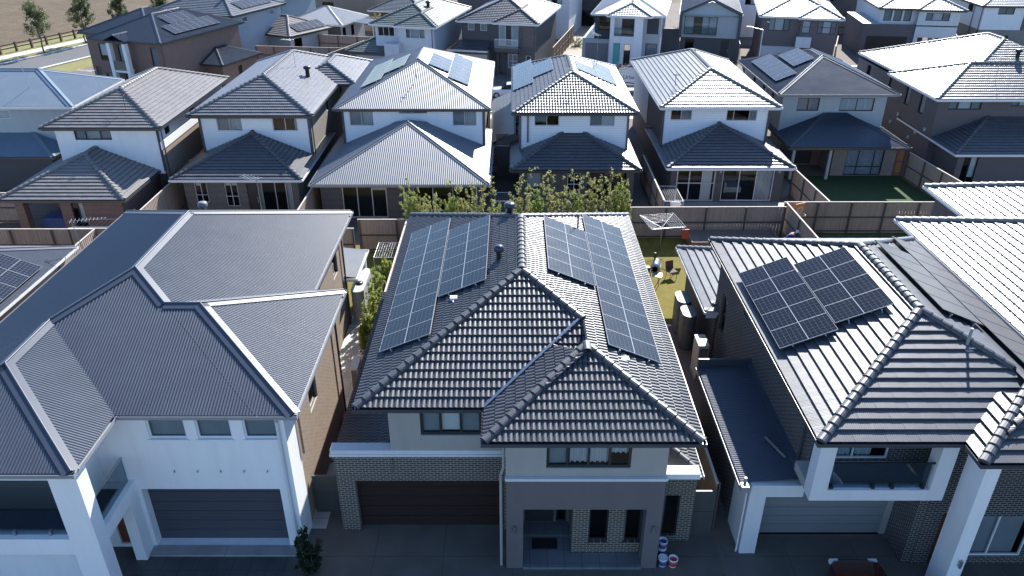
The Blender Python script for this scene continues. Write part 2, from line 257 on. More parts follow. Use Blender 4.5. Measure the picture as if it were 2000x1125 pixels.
# ------------------------------------------------------------------ house class
class House:
    def __init__(s,name,label,cat,ox,oy,yaw=0,group=None):
        s.root=thing(name,label,cat,(ox,oy,0),yaw,group); s.yaw=yaw
        s.off=(ox,oy,0) if yaw==0 else (0,0,0)      # unrotated houses are written in world metres
        s.pv={}
    def part(s,name,mb,mats,parent=None,label=None):
        if isinstance(mats,str): mats=M[mats]
        elif isinstance(mats,(list,tuple)): mats=[M[q] for q in mats]
        o=mb.build(name,mats,parent or s.root,s.off)
        if label: o['label']=label
        return o
    # wall from p0 to p1, outside on the right hand of p0->p1
    def wall(s,p0,p1,z0,z1,mat,wins=(),name='wall',depth=.1):
        p0=np.array(p0,float);p1=np.array(p1,float);L=np.linalg.norm(p1-p0);D=(p1-p0)/L;N=np.array([D[1],-D[0]]);I=-N
        ax=0 if abs(D[0])>.5 else 1; sg=1 if D[ax]>0 else -1
        W=[]
        for w in wins:
            a,b=sorted(((w[0]-p0[ax])*sg,(w[1]-p0[ax])*sg)); W.append((a,b,w[2],w[3],w[4] if len(w)>4 else {}))
        P=lambda u,z,d=0:(p0[0]+D[0]*u+I[0]*d,p0[1]+D[1]*u+I[1]*d,z)
        mb=MB(); us=sorted({0.,L,*[q for w in W for q in (max(0,w[0]),min(L,w[1]))]}); zs=sorted({z0,z1,*[q for w in W for q in (max(z0,w[2]),min(z1,w[3]))]})
        for i in range(len(us)-1):
            for j in range(len(zs)-1):
                uc=(us[i]+us[i+1])/2;zc=(zs[j]+zs[j+1])/2
                if any(w[0]<uc<w[1] and w[2]<zc<w[3] for w in W): continue
                mb.quad(P(us[i],zs[j]),P(us[i+1],zs[j]),P(us[i+1],zs[j+1]),P(us[i],zs[j+1]))
        for a,b,c,d,o in W:
            dp=o.get('dp',depth)
            mb.quad(P(a,c),P(b,c),P(b,c,dp),P(a,c,dp)); mb.quad(P(a,d,dp),P(b,d,dp),P(b,d),P(a,d))
            mb.quad(P(a,c,dp),P(a,d,dp),P(a,d),P(a,c)); mb.quad(P(b,c),P(b,d),P(b,d,dp),P(b,c,dp))
        wl=s.part(name,mb,mat)
        for a,b,c,d,o in W: s.window(P,a,b,c,d,o)
        return wl
    def window(s,P,a,b,c,d,o):
        k=o.get('k','window')
        if k=='open': return
        dp=o.get('dp',.1)
        def bar(mb,u0,u1,z0,z1,d0,d1,m=0):
            A=np.array(P(u0,z0,d0)); mb.obox(A,np.array(P(u1,z0,d0))-A,np.array(P(u0,z1,d0))-A,np.array(P(u0,z0,d1))-A,m)
        if k=='garage_door':
            mb=MB(); n=max(3,round((d-c)/.45)); h=(d-c)/n
            for i in range(n): bar(mb,a,b,c+i*h+.008,c+(i+1)*h-.008,dp-.03,dp+.03)
            bar(mb,a,b,c,d,dp+.005,dp+.02); s.part(k,mb,o.get('col','door_charcoal')); return
        if k=='door':
            mb=MB(); bar(mb,a,b,c,d,dp-.02,dp+.03); nn=o.get('panels',3)
            for i in range(nn): bar(mb,a+.12,b-.12,c+.15+i*(d-c-.2)/nn,c+.05+(i+1)*(d-c-.2)/nn,dp-.032,dp-.019)
            dr=s.part('door',mb,o.get('col','door_timber')); mb=MB(); bar(mb,b-.12,b-.08,c+.8,c+1.25,dp-.07,dp-.03); s.part('handle',mb,'steel',dr); return
        fw=o.get('fw',.055); col=o.get('col','frame_black'); mb=MB(); d0,d1=dp-.04,dp+.03
        bar(mb,a,a+fw,c,d,d0,d1); bar(mb,b-fw,b,c,d,d0,d1); bar(mb,a+fw,b-fw,c,c+fw,d0,d1); bar(mb,a+fw,b-fw,d-fw,d,d0,d1)
        for f in o.get('mu',()): u=a+(b-a)*f; bar(mb,u-fw*.45,u+fw*.45,c+fw,d-fw,d0+.004,d1-.004)
        for f in o.get('tr',()): z=c+(d-c)*f; bar(mb,a+fw,b-fw,z-fw*.4,z+fw*.4,d0+.007,d1-.007)
        if o.get('sill'): bar(mb,a-.05,b+.05,c-.07,c-.002,-.05,dp-.045)
        w=s.part('window' if k!='slider' else 'sliding_door',mb,col)
        mb=MB(); mb.quad(P(a+fw*.5,c+fw*.5,dp),P(b-fw*.5,c+fw*.5,dp),P(b-fw*.5,d-fw*.5,dp),P(a+fw*.5,d-fw*.5,dp)); s.part('pane',mb,o.get('glass','glass'),w)
        mb=MB(); A=np.array(P(a-.3,c-.2,1.6)); mb.quad(P(a-.3,c-.3,1.6),P(b+.3,c-.3,1.6),P(b+.3,d+.2,1.6),P(a-.3,d+.2,1.6))
        for f0,f1,kk,*r in o.get('cu',()):
            mb=MB(); u0=a+(b-a)*f0;u1=a+(b-a)*f1; low=r[0] if r else 0; zc=c+(d-c)*low
            if kk.startswith('blind'):
                mb.quad(P(u0,zc,dp+.08),P(u1,zc,dp+.08),P(u1,d,dp+.08),P(u0,d,dp+.08)); s.part('blind',mb,kk,w)
            elif kk=='shutter':
                n=max(4,int((d-zc)/.09))
                for i in range(n): z=zc+(d-zc)*i/n; mb.quad(P(u0,z,dp+.04),P(u1,z,dp+.04),P(u1,z+.07,dp+.09),P(u0,z+.07,dp+.09))
                for f in (0,.5,1): u=u0+(u1-u0)*f; bar(mb,u-.04,u+.04,zc,d,dp+.035,dp+.06)
                s.part('shutter',mb,'frame_white',w)
            else:
                n=max(8,int((u1-u0)/.035)); us=np.linspace(u0,u1,n+1); dd=dp+.12+.035*np.sin(us*2*PI/.16)+.012*np.sin(us*31)
                for i in range(n): mb.quad(P(us[i],zc,dd[i]),P(us[i+1],zc,dd[i+1]),P(us[i+1],d,dd[i+1]),P(us[i],d,dd[i]))
                s.part('curtain',mb,kk,w)
    def shell(s,x0,x1,y0,y1,z0,z1,mf,ms,F=(),L=(),R=(),B=()):
        s.wall((x0,y0),(x1,y0),z0,z1,mf,F); s.wall((x1,y0),(x1,y1),z0,z1,ms,R); s.wall((x1,y1),(x0,y1),z0,z1,ms,B); s.wall((x0,y1),(x0,y0),z0,z1,ms,L)
        mb=MB(); mb.box(x0+.02,x1-.02,y0+.3,y1-.3,z0+.02,z0+.12); s.part('floor_slab',mb,'door_dark')
    def box(s,name,mat,*a,parent=None):
        mb=MB(); mb.box(*a); return s.part(name,mb,mat,parent)
    def pipe(s,x,y,z0,z1,mat='gutter_dark',r=.045,name='downpipe'):
        mb=MB(); mb.tube((x,y,z0),(x,y,z1),r,n=8); return s.part(name,mb,mat)
    # solar panels on a slope
    def panels(s,O,U,z,items,mat='pv_blue',frame='pv_frame_silver',w=.99,h=1.956,pitch=22.5,lift=.13,gap=.018):
        p=rad(pitch); U=np.array([*U,0.]);I=np.array([-U[1],U[0],0]);V=I*math.cos(p)+np.array([0,0,math.sin(p)]);N=np.cross(U,V)
        key=(mat,frame)
        if key not in House.PV:
            mb=MB(); t=.035; b=.011
            mb.box(0,w,0,b,0,t,0); mb.box(0,w,h-b,h,0,t,0); mb.box(0,b,b,h-b,0,t,0); mb.box(w-b,w,b,h-b,0,t,0)
            mb.quad((b,b,t-.004),(w-b,b,t-.004),(w-b,h-b,t-.004),(b,h-b,t-.004),1); mb.quad((b,b,.004),(b,h-b,.004),(w-b,h-b,.004),(w-b,b,.004),2)
            ob=mb.build('solar_panel',[M[frame],M[mat],M['pv_back']]); House.PV[key]=ob.data; bpy.data.objects.remove(ob)
        me=House.PV[key]; base=np.array([*O,z])-np.array(s.off)
        rails=MB()
        for u0,v0,n,m in items:
            for j in range(m):
                for i in range(n):
                    q=base+U*(u0+i*(w+gap))+V*(v0+j*(h+gap))+N*lift
                    o=bpy.data.objects.new('solar_panel',me); COL.objects.link(o); o.parent=s.root
                    o.matrix_local=Matrix(((U[0],V[0],N[0],q[0]),(U[1],V[1],N[1],q[1]),(U[2],V[2],N[2],q[2]),(0,0,0,1)))
                for f in (.22,.78):
                    a=base+U*(u0-.06)+V*(v0+j*(h+gap)+h*f-.02)+N*(lift-.045); rails.obox(a,U*(n*(w+gap)+.1),V*.04,N*.04)
                    for k in range(0,n+1,2): a2=base+U*(u0+k*(w+gap)-.03)+V*(v0+j*(h+gap)+h*f-.02)+N*.02; rails.obox(a2,U*.04,V*.04,N*(lift-.06))
        rails_o=rails.build('mounting_rail',[M['alu']],s.root)
House.PV={}

# ------------------------------------------------------------------ roofs
KIND={'barrel':dict(c=.35,t=.055,per=.172,amp=.044,ns=8,fn=0),'flat':dict(c=.37,t=.075,per=.066,amp=.005,ns=4,fn=1),'flat2':dict(c=.32,t=.06,per=.15,amp=.0075,ns=4,fn=1),
      'flatg':dict(c=.33,t=.06,per=.33,amp=.02,ns=10,fn=3),'roll':dict(c=.33,t=.06,per=.2,amp=.03,ns=6,fn=0),'metal':dict(c=0,t=0,per=.1,amp=.021,ns=6,fn=2),'metalw':dict(c=0,t=0,per=.14,amp=.022,ns=6,fn=2),'far':dict(c=.36,t=.05,per=.3,amp=.012,ns=4,fn=1)}
def slope_mesh(mb,O,U,z,pts,kind,pitch,seed=0):
    K=KIND[kind];p=rad(pitch);U=np.array([*U,0.]);I=np.array([-U[1],U[0],0]);V=I*math.cos(p)+np.array([0,0,math.sin(p)]);N=np.cross(U,V)
    O=np.array([*O,z]); px=np.array([q[0] for q in pts]);pv=np.array([q[1] for q in pts])/math.cos(p)
    du=K['per']/K['ns']; us=np.unique(np.round(np.concatenate([np.arange(px[0],px[-1]+1e-6,du),px]),5))
    vm=np.interp(us,px,pv); ph=us/K['per']; fr=ph-np.floor(ph)
    if K['fn']==0: prof=K['amp']*(np.abs(np.sin(PI*fr))**.8)
    elif K['fn']==3: prof=-K['amp']*(np.minimum(fr,1-fr)<.04)
    elif K['fn']==1: prof=K['amp']*(np.abs(2*fr-1))
    else: prof=K['amp']*(.5+.5*np.cos(2*PI*fr))
    rows=[]
    if K['c']==0: rows=[(-.04,0*us),(vm.max()+.01,0*us)]
    else:
        tile=np.floor(us/.33).astype(int); n=int(math.ceil(vm.max()/K['c']))
        for k in range(n):
            jit=(((tile*7919+k*104729+seed*31)%97)/97-.5)*.006
            rows.append((k*K['c']-(.05 if k==0 else 0),K['t']+jit)); rows.append(((k+1)*K['c'],jit*.3))
    VV=[];vr=[]
    for v,h in rows:
        vv=np.minimum(v,vm); vr.append(vv); hh=prof+h
        VV.append(O+us[:,None]*U+vv[:,None]*V+hh[:,None]*N)
    VV=np.concatenate(VV); m=len(us); Q=[]
    for r in range(len(rows)-1):
        i=np.arange(m-1); keep=~((vr[r][:-1]>=vm[:-1]-1e-6)&(vr[r][1:]>=vm[1:]-1e-6))
        i=i[keep]; b=r*m; Q.append(np.stack([b+i,b+i+1,b+m+i+1,b+m+i],1))
    mb.addq(VV,np.concatenate(Q))
    return N
class Roof:
    def __init__(s,H,kind,mat,z=5.9,pitch=22.5,cap='tile',capmat=None,gut='gutter_dark',capw=.13,soffit='soffit',gap=True):
        s.H=H;s.kind=kind;s.mat=mat;s.z=z;s.p=pitch;s.cap=cap;s.capmat=capmat or mat;s.gut=gut;s.mb=MB();s.capl=[];s.g=MB();s.so=MB();s.n=0;s.capw=capw;s.soffit=soffit
    def N(s,I): p=rad(s.p); return np.array([-I[0]*math.sin(p),-I[1]*math.sin(p),math.cos(p)])
    def block(s,x0,x1,y0,y1,hips='FBLR',skip='',front=None,gut='FBLR',dz=None,noc='',axis=None):
        z=s.z+(s.n*.006 if dz is None else dz); Lx,Ly=x1-x0,y1-y0; w=min(Lx,Ly)/2 if not axis else (Lx if axis=='Y' else Ly)/2; t=math.tan(rad(s.p)); s.n+=1
        def pts(L,own,a,b,short):
            # own end hipped?; neighbours a (at u=0) and b hipped?
            if short and not own: return None
            if short: return [(0,0),(w,w),(L,0)] if L>2*w-1e-6 and abs(L-2*w)<1e-6 else [(0,0),(w,w),(L-w,w),(L,0)]
            P=[(0,0),(w,w)] if a else [(0,w)]
            P+=[(L-w,w),(L,0)] if b else [(L,w)]
            Q=[P[0]]
            for q in P[1:]:
                if q[0]-Q[-1][0]>1e-6: Q.append(q)
            return Q
        sh=(Lx<=Ly+1e-6) if not axis else axis=='Y'; h=lambda c:c in hips
        S={'F':((x0,y0),(1,0),Lx,h('F'),h('L'),h('R'),sh),'B':((x1,y1),(-1,0),Lx,h('B'),h('R'),h('L'),sh),'L':((x0,y1),(0,-1),Ly,h('L'),h('B'),h('F'),not sh),'R':((x1,y0),(0,1),Ly,h('R'),h('F'),h('B'),not sh)}
        for c,(O,U,L,own,a,b,short) in S.items():
            if c in skip: continue
            P=front if (c=='F' and front) else pts(L,own,a,b,short)
            if P: slope_mesh(s.mb,O,U,z,P,s.kind,s.p,seed=s.n*5+ord(c))
        NF,NB,NL,NR=[s.N(np.array(I)) for I in ((0,1),(0,-1),(1,0),(-1,0))]; zt=z+w*t
        if sh:
            xc=(x0+x1)/2; A=(xc,y0+(w if h('F') else 0),zt);B=(xc,y1-(w if h('B') else 0),zt)
            E=[('r',A,B,NL,NR)]
            if h('F'): E+=[('FL',(x0,y0,z),A,NF,NL),('FR',(x1,y0,z),A,NF,NR)]
            if h('B'): E+=[('BL',(x0,y1,z),B,NB,NL),('BR',(x1,y1,z),B,NB,NR)]
        else:
            yc=(y0+y1)/2; A=(x0+(w if h('L') else 0),yc,zt);B=(x1-(w if h('R') else 0),yc,zt)
            E=[('r',A,B,NF,NB)]
            if h('L'): E+=[('FL',(x0,y0,z),A,NF,NL),('BL',(x0,y1,z),A,NB,NL)]
            if h('R'): E+=[('FR',(x1,y0,z),B,NF,NR),('BR',(x1,y1,z),B,NB,NR)]
        for k,p,q,a,b in E:
            if k not in noc.split(','): s.capline(p,q,a,b)
        s.gutter(x0,x1,y0,y1,z,gut)
        return A,B
    def capline(s,p,q,na,nb):
        p=np.array(p,float);q=np.array(q,float);L=np.linalg.norm(q-p)
        if L<.05: return
        caps=MB(); s.capl.append(caps)
        d=(q-p)/L; up=(na+nb); up/=np.linalg.norm(up)
        if s.cap=='tile':
            side=np.cross(d,up); n=max(1,round(L/.38)); seg=L/n; w=s.capw
            for i in range(n):
                a=p+d*(i*seg-.03);b=p+d*((i+1)*seg); V=[]
                for c,r,l in ((a,w*1.12,.035),(b,w*.95,.012)):
                    for t in np.linspace(-.1,PI+.1,8): V.append(c+side*math.cos(t)*r*1.1+up*(math.sin(t)*r*.85+l))
                caps.add(V,[(j,j+8,j+9,j+1) for j in range(7)]+[tuple(range(7,-1,-1))])
        else:
            for N in (na,nb):
                f=np.cross(d,N)
                if f[2]>0: f=-f
                w=s.capw*1.7; a=p+N*.045; m=caps
                V=[a,a+d*L,a+d*L+f*w,a+f*w,a+d*L+f*(w+.012)-N*.035,a+f*(w+.012)-N*.035]
                m.add(V,[(0,1,2,3),(3,2,4,5)] if np.dot(np.cross(d,f),N)>0 else [(3,2,1,0),(5,4,2,3)])
            caps.tube(p+up*.05,q+up*.05,.035,n=6)
    def gutter(s,x0,x1,y0,y1,z,which):
        k=s.n*.002; o=.12+k; h=.13; zt=z-.012-k; g=s.g
        if 'F' in which: g.box(x0-o,x1+o,y0-o,y0-o+.014,zt-h,zt); g.box(x0-o,x1+o,y0-o+.014,y0+.02,zt-h,zt-h+.015)
        if 'B' in which: g.box(x0-o,x1+o,y1+o-.014,y1+o,zt-h,zt); g.box(x0-o,x1+o,y1-.02,y1+o-.014,zt-h,zt-h+.015)
        if 'L' in which: g.box(x0-o+.001,x0-o+.015,y0-o+.015,y1+o-.015,zt-h,zt-.002); g.box(x0-o+.015,x0+.02,y0,y1,zt-h+.002,zt-h+.016)
        if 'R' in which: g.box(x1+o-.015,x1+o-.001,y0-o+.015,y1+o-.015,zt-h,zt-.002); g.box(x1-.02,x1+o-.015,y0,y1,zt-h+.002,zt-h+.016)
        a=.018
        for c in which:
            if c=='F': g.box(x0,x1,y0+.002,y0+a,zt-.22,zt-.02)
            if c=='B': g.box(x0,x1,y1-a,y1-.002,zt-.22,zt-.02)
            if c=='L': g.box(x0+.002,x0+a,y0+a,y1-a,zt-.22,zt-.02)
            if c=='R': g.box(x1-a,x1-.002,y0+a,y1-a,zt-.22,zt-.02)
        s.so.quad((x0,y0,zt-.215),(x0,y1,zt-.215),(x1,y1,zt-.215),(x1,y0,zt-.215))
    def build(s):
        r=s.H.part('roof',s.mb,s.mat)
        for c in s.capl: s.H.part('ridge_cap',c,s.capmat,r)
        if s.g.n: s.H.part('gutter',s.g,s.gut,r)
        if s.so.n: s.H.part('soffit',s.so,s.soffit,r)
        return r

# ------------------------------------------------------------------ props
def fence(p0,p1,label,h=2.15,mat='paling',group='timber boundary fences',back=False,name='timber_fence',bays=2.4,cap=True,rails=True):
    p0=np.array(p0,float);p1=np.array(p1,float);L=float(np.linalg.norm(p1-p0));d=(p1-p0)/L
    yaw=-math.degrees(math.atan2(d[1],d[0])); t=thing(name,label,'fence',(p0[0],p0[1],0),yaw,group)
    mb=MB();x=0;i=0
    while x<L-.02:
        w=min(.1,L-x); hh=h+random.uniform(-.012,.012); o=.016*(i%2)+random.uniform(0,.004)
        mb.box(x+.002,x+w-.002,o,o+.016,.02,hh); x+=.1; i+=1
    mb.build('paling_panel',[M[mat]],t)
    side=-.05 if not back else .04
    if rails:
        for z in (.1,h*.5):
            mb=MB(); mb.box(0,L,side,side+.045,z,z+.09); mb.build('rail',[M['post_wood']],t)
    n=max(1,round(L/bays))
    for k in range(n+1):
        mb=MB(); c=min(max(L*k/n,.05),L-.05); mb.box(c-.05,c+.05,side-.06,side-.002,0,h+.02); mb.build('post',[M['post_wood']],t)
    if cap: mb=MB(); mb.box(-.01,L+.01,-.035,.06,h+.014,h+.04); mb.build('capping_rail',[M['cap_wood']],t)
    return t
def leaf_cloud(mb,centers,radii,n,size,seed,flat=.6,m=0,aspect=.42):
    r=np.random.default_rng(seed); ci=r.integers(0,len(centers),n); C=np.array(centers)[ci];R=np.array(radii)[ci]
    d=r.normal(size=(n,3)); d/=np.linalg.norm(d,axis=1)[:,None]; rr=r.random(n)**.45
    if R.ndim==1: R=R[:,None].repeat(3,1)
    P=C+d*R*rr[:,None]
    nrm=r.normal(size=(n,3))*flat+np.array([0,0,.5])+d*.5; nrm/=np.linalg.norm(nrm,axis=1)[:,None]
    a=np.cross(nrm,r.normal(size=(n,3))); a/=np.linalg.norm(a,axis=1)[:,None]; b=np.cross(nrm,a); s=size*(.6+.8*r.random(n))[:,None]
    V=np.stack([P-a*s,P-b*s*aspect+a*s*.1,P+a*s-nrm*s*.25,P+b*s*aspect+a*s*.1],1).reshape(-1,3)
    mb.addq(V,np.arange(4*n).reshape(n,4),m)
def shrub(x,y,h,r,label,leaf='leaf_hedge',seed=0,n=700,group=None,size=.09,name='shrub',lean=(0,0),base=.12,cat='shrub',z0=0):
    t=thing(name,label,cat,(x,y,z0),0,group); rr=np.random.default_rng(seed); mb=MB(); C=[];Rd=[]
    for i in range(int(rr.integers(9,13))):
        a=rr.random()*2*PI; l=r*(.25+.75*rr.random()); hh=h*(.6+.42*rr.random()); q=np.array([math.cos(a)*l*.75,math.sin(a)*l*.75,hh]); m=q*.5+np.array([math.cos(a)*l*.25,math.sin(a)*l*.25,0]); b=np.array([math.cos(a)*.08,math.sin(a)*.08,0])
        mb.tube(b,m,.016,.011,n=5); mb.tube(m,q,.011,.004,n=4)
        for f in np.linspace(base,1.02,9):
            p=(1-f)**2*b+2*f*(1-f)*m+f*f*q; sp=r*.2*(1.25-.8*f)
            for _ in range(2): C.append(p+rr.normal(size=3)*[sp,sp,h*.035]); Rd.append((.06+.5*sp*rr.random(),.06+.5*sp*rr.random(),.09+.09*rr.random()))
    mb.build('stem',[M['bark']],t)
    mb=MB(); leaf_cloud(mb,C,Rd,n,size,seed+1,aspect=.3); mb.build('foliage',[M[leaf]],t)
    return t
def sapling(x,y,h,label,group,seed,leaf='leaf_hedge'):
    t=thing('sapling',label,'young tree',(x,y,0),0,group); rr=np.random.default_rng(seed); mb=MB(); p=np.array([0,0,0.]);P=[p]
    for i in range(5): p=p+np.array([rr.normal()*.05,rr.normal()*.05,h/5]); P.append(p)
    for i in range(5): mb.tube(P[i],P[i+1],.025-.003*i,.022-.003*i,n=5)
    C=[];R=[]
    for i in range(16):
        f=.42+.58*rr.random(); b=np.array([*(P[min(5,int(f*5))][:2]),h*f]); e=b+np.array([rr.normal()*.17,rr.normal()*.17,.1+.22*rr.random()]); mb.tube(b,e,.007,.003,n=4,cap=False); C+=[e,(b+e)/2,e+rr.normal(size=3)*.07];R+=[.06+.07*rr.random()]*3
    mb.build('trunk',[M['bark']],t); mb=MB(); leaf_cloud(mb,C,R,210,.06,seed+3); mb.build('crown',[M[leaf]],t)
    return t
def tree(x,y,h,cr,label,seed,leaf='leaf_gum',group=None):
    t=thing('street_tree',label,'tree',(x,y,0),0,group); rr=np.random.default_rng(seed); mb=MB(); top=np.array([rr.normal()*.2,rr.normal()*.2,h*.8]); prev=np.zeros(3); pr=.11
    P=[np.array([0,0,0.])]
    for i in range(1,7):
        q=top*i/6+np.array([rr.normal()*.08,rr.normal()*.08,0]); r=.11*(1-i/7.5); mb.tube(P[-1],q,pr,r,n=7); P.append(q); pr=r
    C=[];R=[]
    for i in range(26):
        f=.32+.66*rr.random(); b=top*f; a=rr.random()*2*PI; l=cr*(1.15-.65*f)*(.5+.6*rr.random()); e=b+np.array([math.cos(a)*l,math.sin(a)*l,l*.55+.2]); mb.tube(b,e,.035*(1.2-f),.01,n=5,cap=False)
        C+= [e,(b+e)/2+rr.normal(size=3)*.15]; R+=[cr*.3*(.6+.6*rr.random()),cr*.22]
    mb.build('trunk',[M['bark']],t); mb=MB(); leaf_cloud(mb,C,R,3600,.13,seed+5); mb.build('crown',[M[leaf]],t); return t
def antenna(H,base,top,name='antenna',n=9,L=1.2,yaw=30,mat='steel'):
    mb=MB(); mb.tube(base,top,.018,n=6); b=np.array(top,float)-[0,0,.05]; a=rad(yaw); d=np.array([math.cos(a),math.sin(a),0]);c=np.array([-d[1],d[0],0])
    mb.tube(b-d*.15,b+d*L,.012,n=5)
    for i in range(n): q=b+d*(L*i/(n-1)); w=.3-.02*i; mb.tube(q-c*w,q+c*w,.008,n=4)
    return H.part(name,mb,mat)
def roofvent(H,x,y,z,r=.16,h=.55,mat='metal_dark',name='roof_vent'):
    mb=MB(); mb.lathe((x,y,z-.25),[(r*.75,0),(r*.75,h*.55+.25),(r*1.25,h*.6+.25),(r*1.35,h*.8+.25),(r*1.1,h*.95+.25),(r*.4,h+.25)],16); return H.part(name,mb,mat)
def sheet(name,poly,z,mat,kind='structure'):
    mb=MB(); mb.add([(x,y,z) for x,y in poly],[tuple(range(len(poly)))]); o=mb.build(name,[M[mat]]); o['kind']=kind; return o
def rect(name,x0,x1,y0,y1,z,mat): return sheet(name,[(x0,y0),(x1,y0),(x1,y1),(x0,y1)],z,mat)
def rslope(s,O,U,pts,z=None): slope_mesh(s.mb,O,U,s.z if z is None else z,pts,s.kind,s.p,seed=len(s.mb.f))
T=math.tan(rad(22.5))
NF,NB,NL,NR=[Roof.N(type('q',(),{'p':22.5})(),np.array(I)) for I in ((0,1),(0,-1),(1,0),(-1,0))]
G1='houses along the near street'
# ---------------------------------------------------------------- centre house, barrel tiles
H=House('house','grey rendered house with dark barrel tiled roof, two long solar arrays and brown garage door','house',0,20,0,G1)
r=Roof(H,'barrel','tile_charcoal',gut='gutter_dark',capw=.135)
A,B=r.block(-5.0,5.72,19.93,35.6,skip='R',noc='FR',gut='FBLR')
r.block(-.82,5.74,18.25,24.4,axis='Y',skip='RB',noc='BL,BR',gut='FLR',dz=0)
rslope(r,(5.72,18.25),(0,1),[(0,0),(3.28,3.28),(4.96,3.28),(7.04,5.36),(11.99,5.36),(17.35,0)])
r.capline((2.45,23.2,7.26),A,NF,NR)
ro=r.build()
mb=MB(); a=np.array([-.86,19.9,5.9]);b=np.array([2.42,23.18,7.262]); d=(b-a)/np.linalg.norm(b-a)
for N_ in (NF,NL):
    f=np.cross(d,N_); f=f if f[2]>0 else -f; o=N_*.1; mb.quad(a+o,b+o,b+o+f*.08,a+o+f*.08)
H.part('valley_flashing',mb,'valley_metal',ro)
H.panels((-5.0,35.6),(0,-1),5.9,[(2.93,.48,10,1),(4.37,2.49,6,1)],lift=.17)
H.panels((5.72,18.25),(0,1),5.9,[(3.48,.83,11,1),(7.55,2.83,5,1)],lift=.17)
roofvent(H,-.5,26.85,7.76,.15,.62); roofvent(H,-.1,31.0,7.95,.2,.5)
mb=MB(); mb.tube((2.9,31.2,6.95),(2.9,31.2,7.75),.035); mb.lathe((2.9,31.2,7.7),[(.06,0),(.06,.06),(.02,.1)],8); H.part('flue_pipe',mb,'metal_dark')
for x,y,z,yw in ((-2.15,24.85,7.12,1),(3.75,21.4,6.72,-1)):
    mb=MB(); mb.box(x-.13,x+.13,y-.11,y+.11,z,z+.1); mb.box(x-.02,x+.02,y-.3,y-.11,z+.02,z+.05); H.part('isolator_box',mb,'white_plastic')
# garage wing
H.wall((-6.1,20.44),(-.2,20.44),0,3.5,'brick_charcoal',[(-5.46,-.3,0,2.34,dict(k='garage_door',col='door_brown',dp=.28))])
H.wall((-6.1,35.2),(-6.1,20.44),0,2.75,'brick_charcoal'); H.wall((-5.98,20.9),(-6.1,20.44),2.74,3.5,'brick_charcoal')
mb=MB(); mb.box(-6.2,-.21,20.33,20.8,3.5,3.6); mb.box(-6.17,-.22,20.36,20.77,3.6,3.76); H.part('parapet_capping',mb,'render_pale')
r=Roof(H,'barrel','tile_charcoal',z=2.92); rslope(r,(-6.2,33),(0,-1),[(0,2.1),(12.2,2.1)]); r.gutter(-6.2,-5,20.9,33,2.92,'L'); r.build()
H.wall((-4.1,20.4),(-.2,20.4),3.5,5.7,'render_mid',[(-3.05,-1.0,4.38,5.46,dict(mu=(.33,.66),fw=.09,cu=[(0,.34,'blind',0),(.34,.66,'blind_white',.1),(.66,1,'blind',0)]))])
H.wall((-4.1,35.1),(-4.1,20.4),2.7,5.7,'render_mid'); H.wall((4.9,35.1),(-4.1,35.1),2.7,5.7,'render_mid')
H.wall((-.2,20.4),(-.2,18.76),3.9,5.7,'render_mid')
H.wall((-.2,18.76),(4.9,18.76),4.0,5.7,'render_mid',[(1.08,3.75,4.4,5.42,dict(mu=(.25,.5,.75),fw=.085,cu=[(.02,.26,'blind',.0),(.28,.5,'curtain',.08),(.5,.74,'curtain',.08),(.76,1,'curtain',.45)]))])
H.wall((4.9,18.76),(4.9,35.1),2.7,5.7,'render_mid')
# portico
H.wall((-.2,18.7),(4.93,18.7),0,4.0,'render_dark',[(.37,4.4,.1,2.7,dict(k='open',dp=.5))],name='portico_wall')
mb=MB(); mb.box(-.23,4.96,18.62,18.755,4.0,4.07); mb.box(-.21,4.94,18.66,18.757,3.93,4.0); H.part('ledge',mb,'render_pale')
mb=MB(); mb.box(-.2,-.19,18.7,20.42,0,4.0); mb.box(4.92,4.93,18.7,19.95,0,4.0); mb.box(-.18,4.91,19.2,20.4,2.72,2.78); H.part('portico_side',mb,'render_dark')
H.wall((2.05,19.3),(4.4,19.3),.1,2.72,'brick_charcoal',[(2.62,3.28,.68,2.5,dict(col='frame_black')),(3.85,4.4,.68,2.5,dict(col='frame_black'))])
for c in (2.95,4.12):
    mb=MB(); mb.box(c-.33,c+.33,19.235,19.31,.555,.67)
    for i in range(8): mb.box(c-.33+i*.083,c-.255+i*.083,19.22,19.234,.56,.68)
    H.part('window_sill',mb,'brick_charcoal')
H.wall((2.05,20.6),(2.05,19.3),.1,2.72,'brick_charcoal'); H.wall((.37,19.2),(.37,20.6),.1,2.72,'render_dark')
H.wall((.37,20.6),(2.05,20.6),.25,2.72,'render_dark',[(.45,1.5,.27,2.4,dict(k='door',col='door_dark',panels=4)),(1.58,1.95,.27,2.4,dict(col='frame_black'))])
mb=MB(); mb.box(.375,4.395,18.64,19.29,0,.108); mb.box(.375,2.045,19.29,20.0,0,.108); mb.box(.375,2.045,20.0,20.6,0,.26); H.part('porch_floor',mb,'porch_tile')
mb=MB(); mb.box(.7,1.6,19.45,19.95,.109,.122); H.part('doormat',mb,'black_plastic')
for x in (.08,4.68):
    mb=MB(); mb.tube((x,18.63,1.72),(x,18.63,2.0),.045); mb.box(x-.03,x+.03,18.64,18.7,1.8,1.92); H.part('wall_light',mb,'steel')
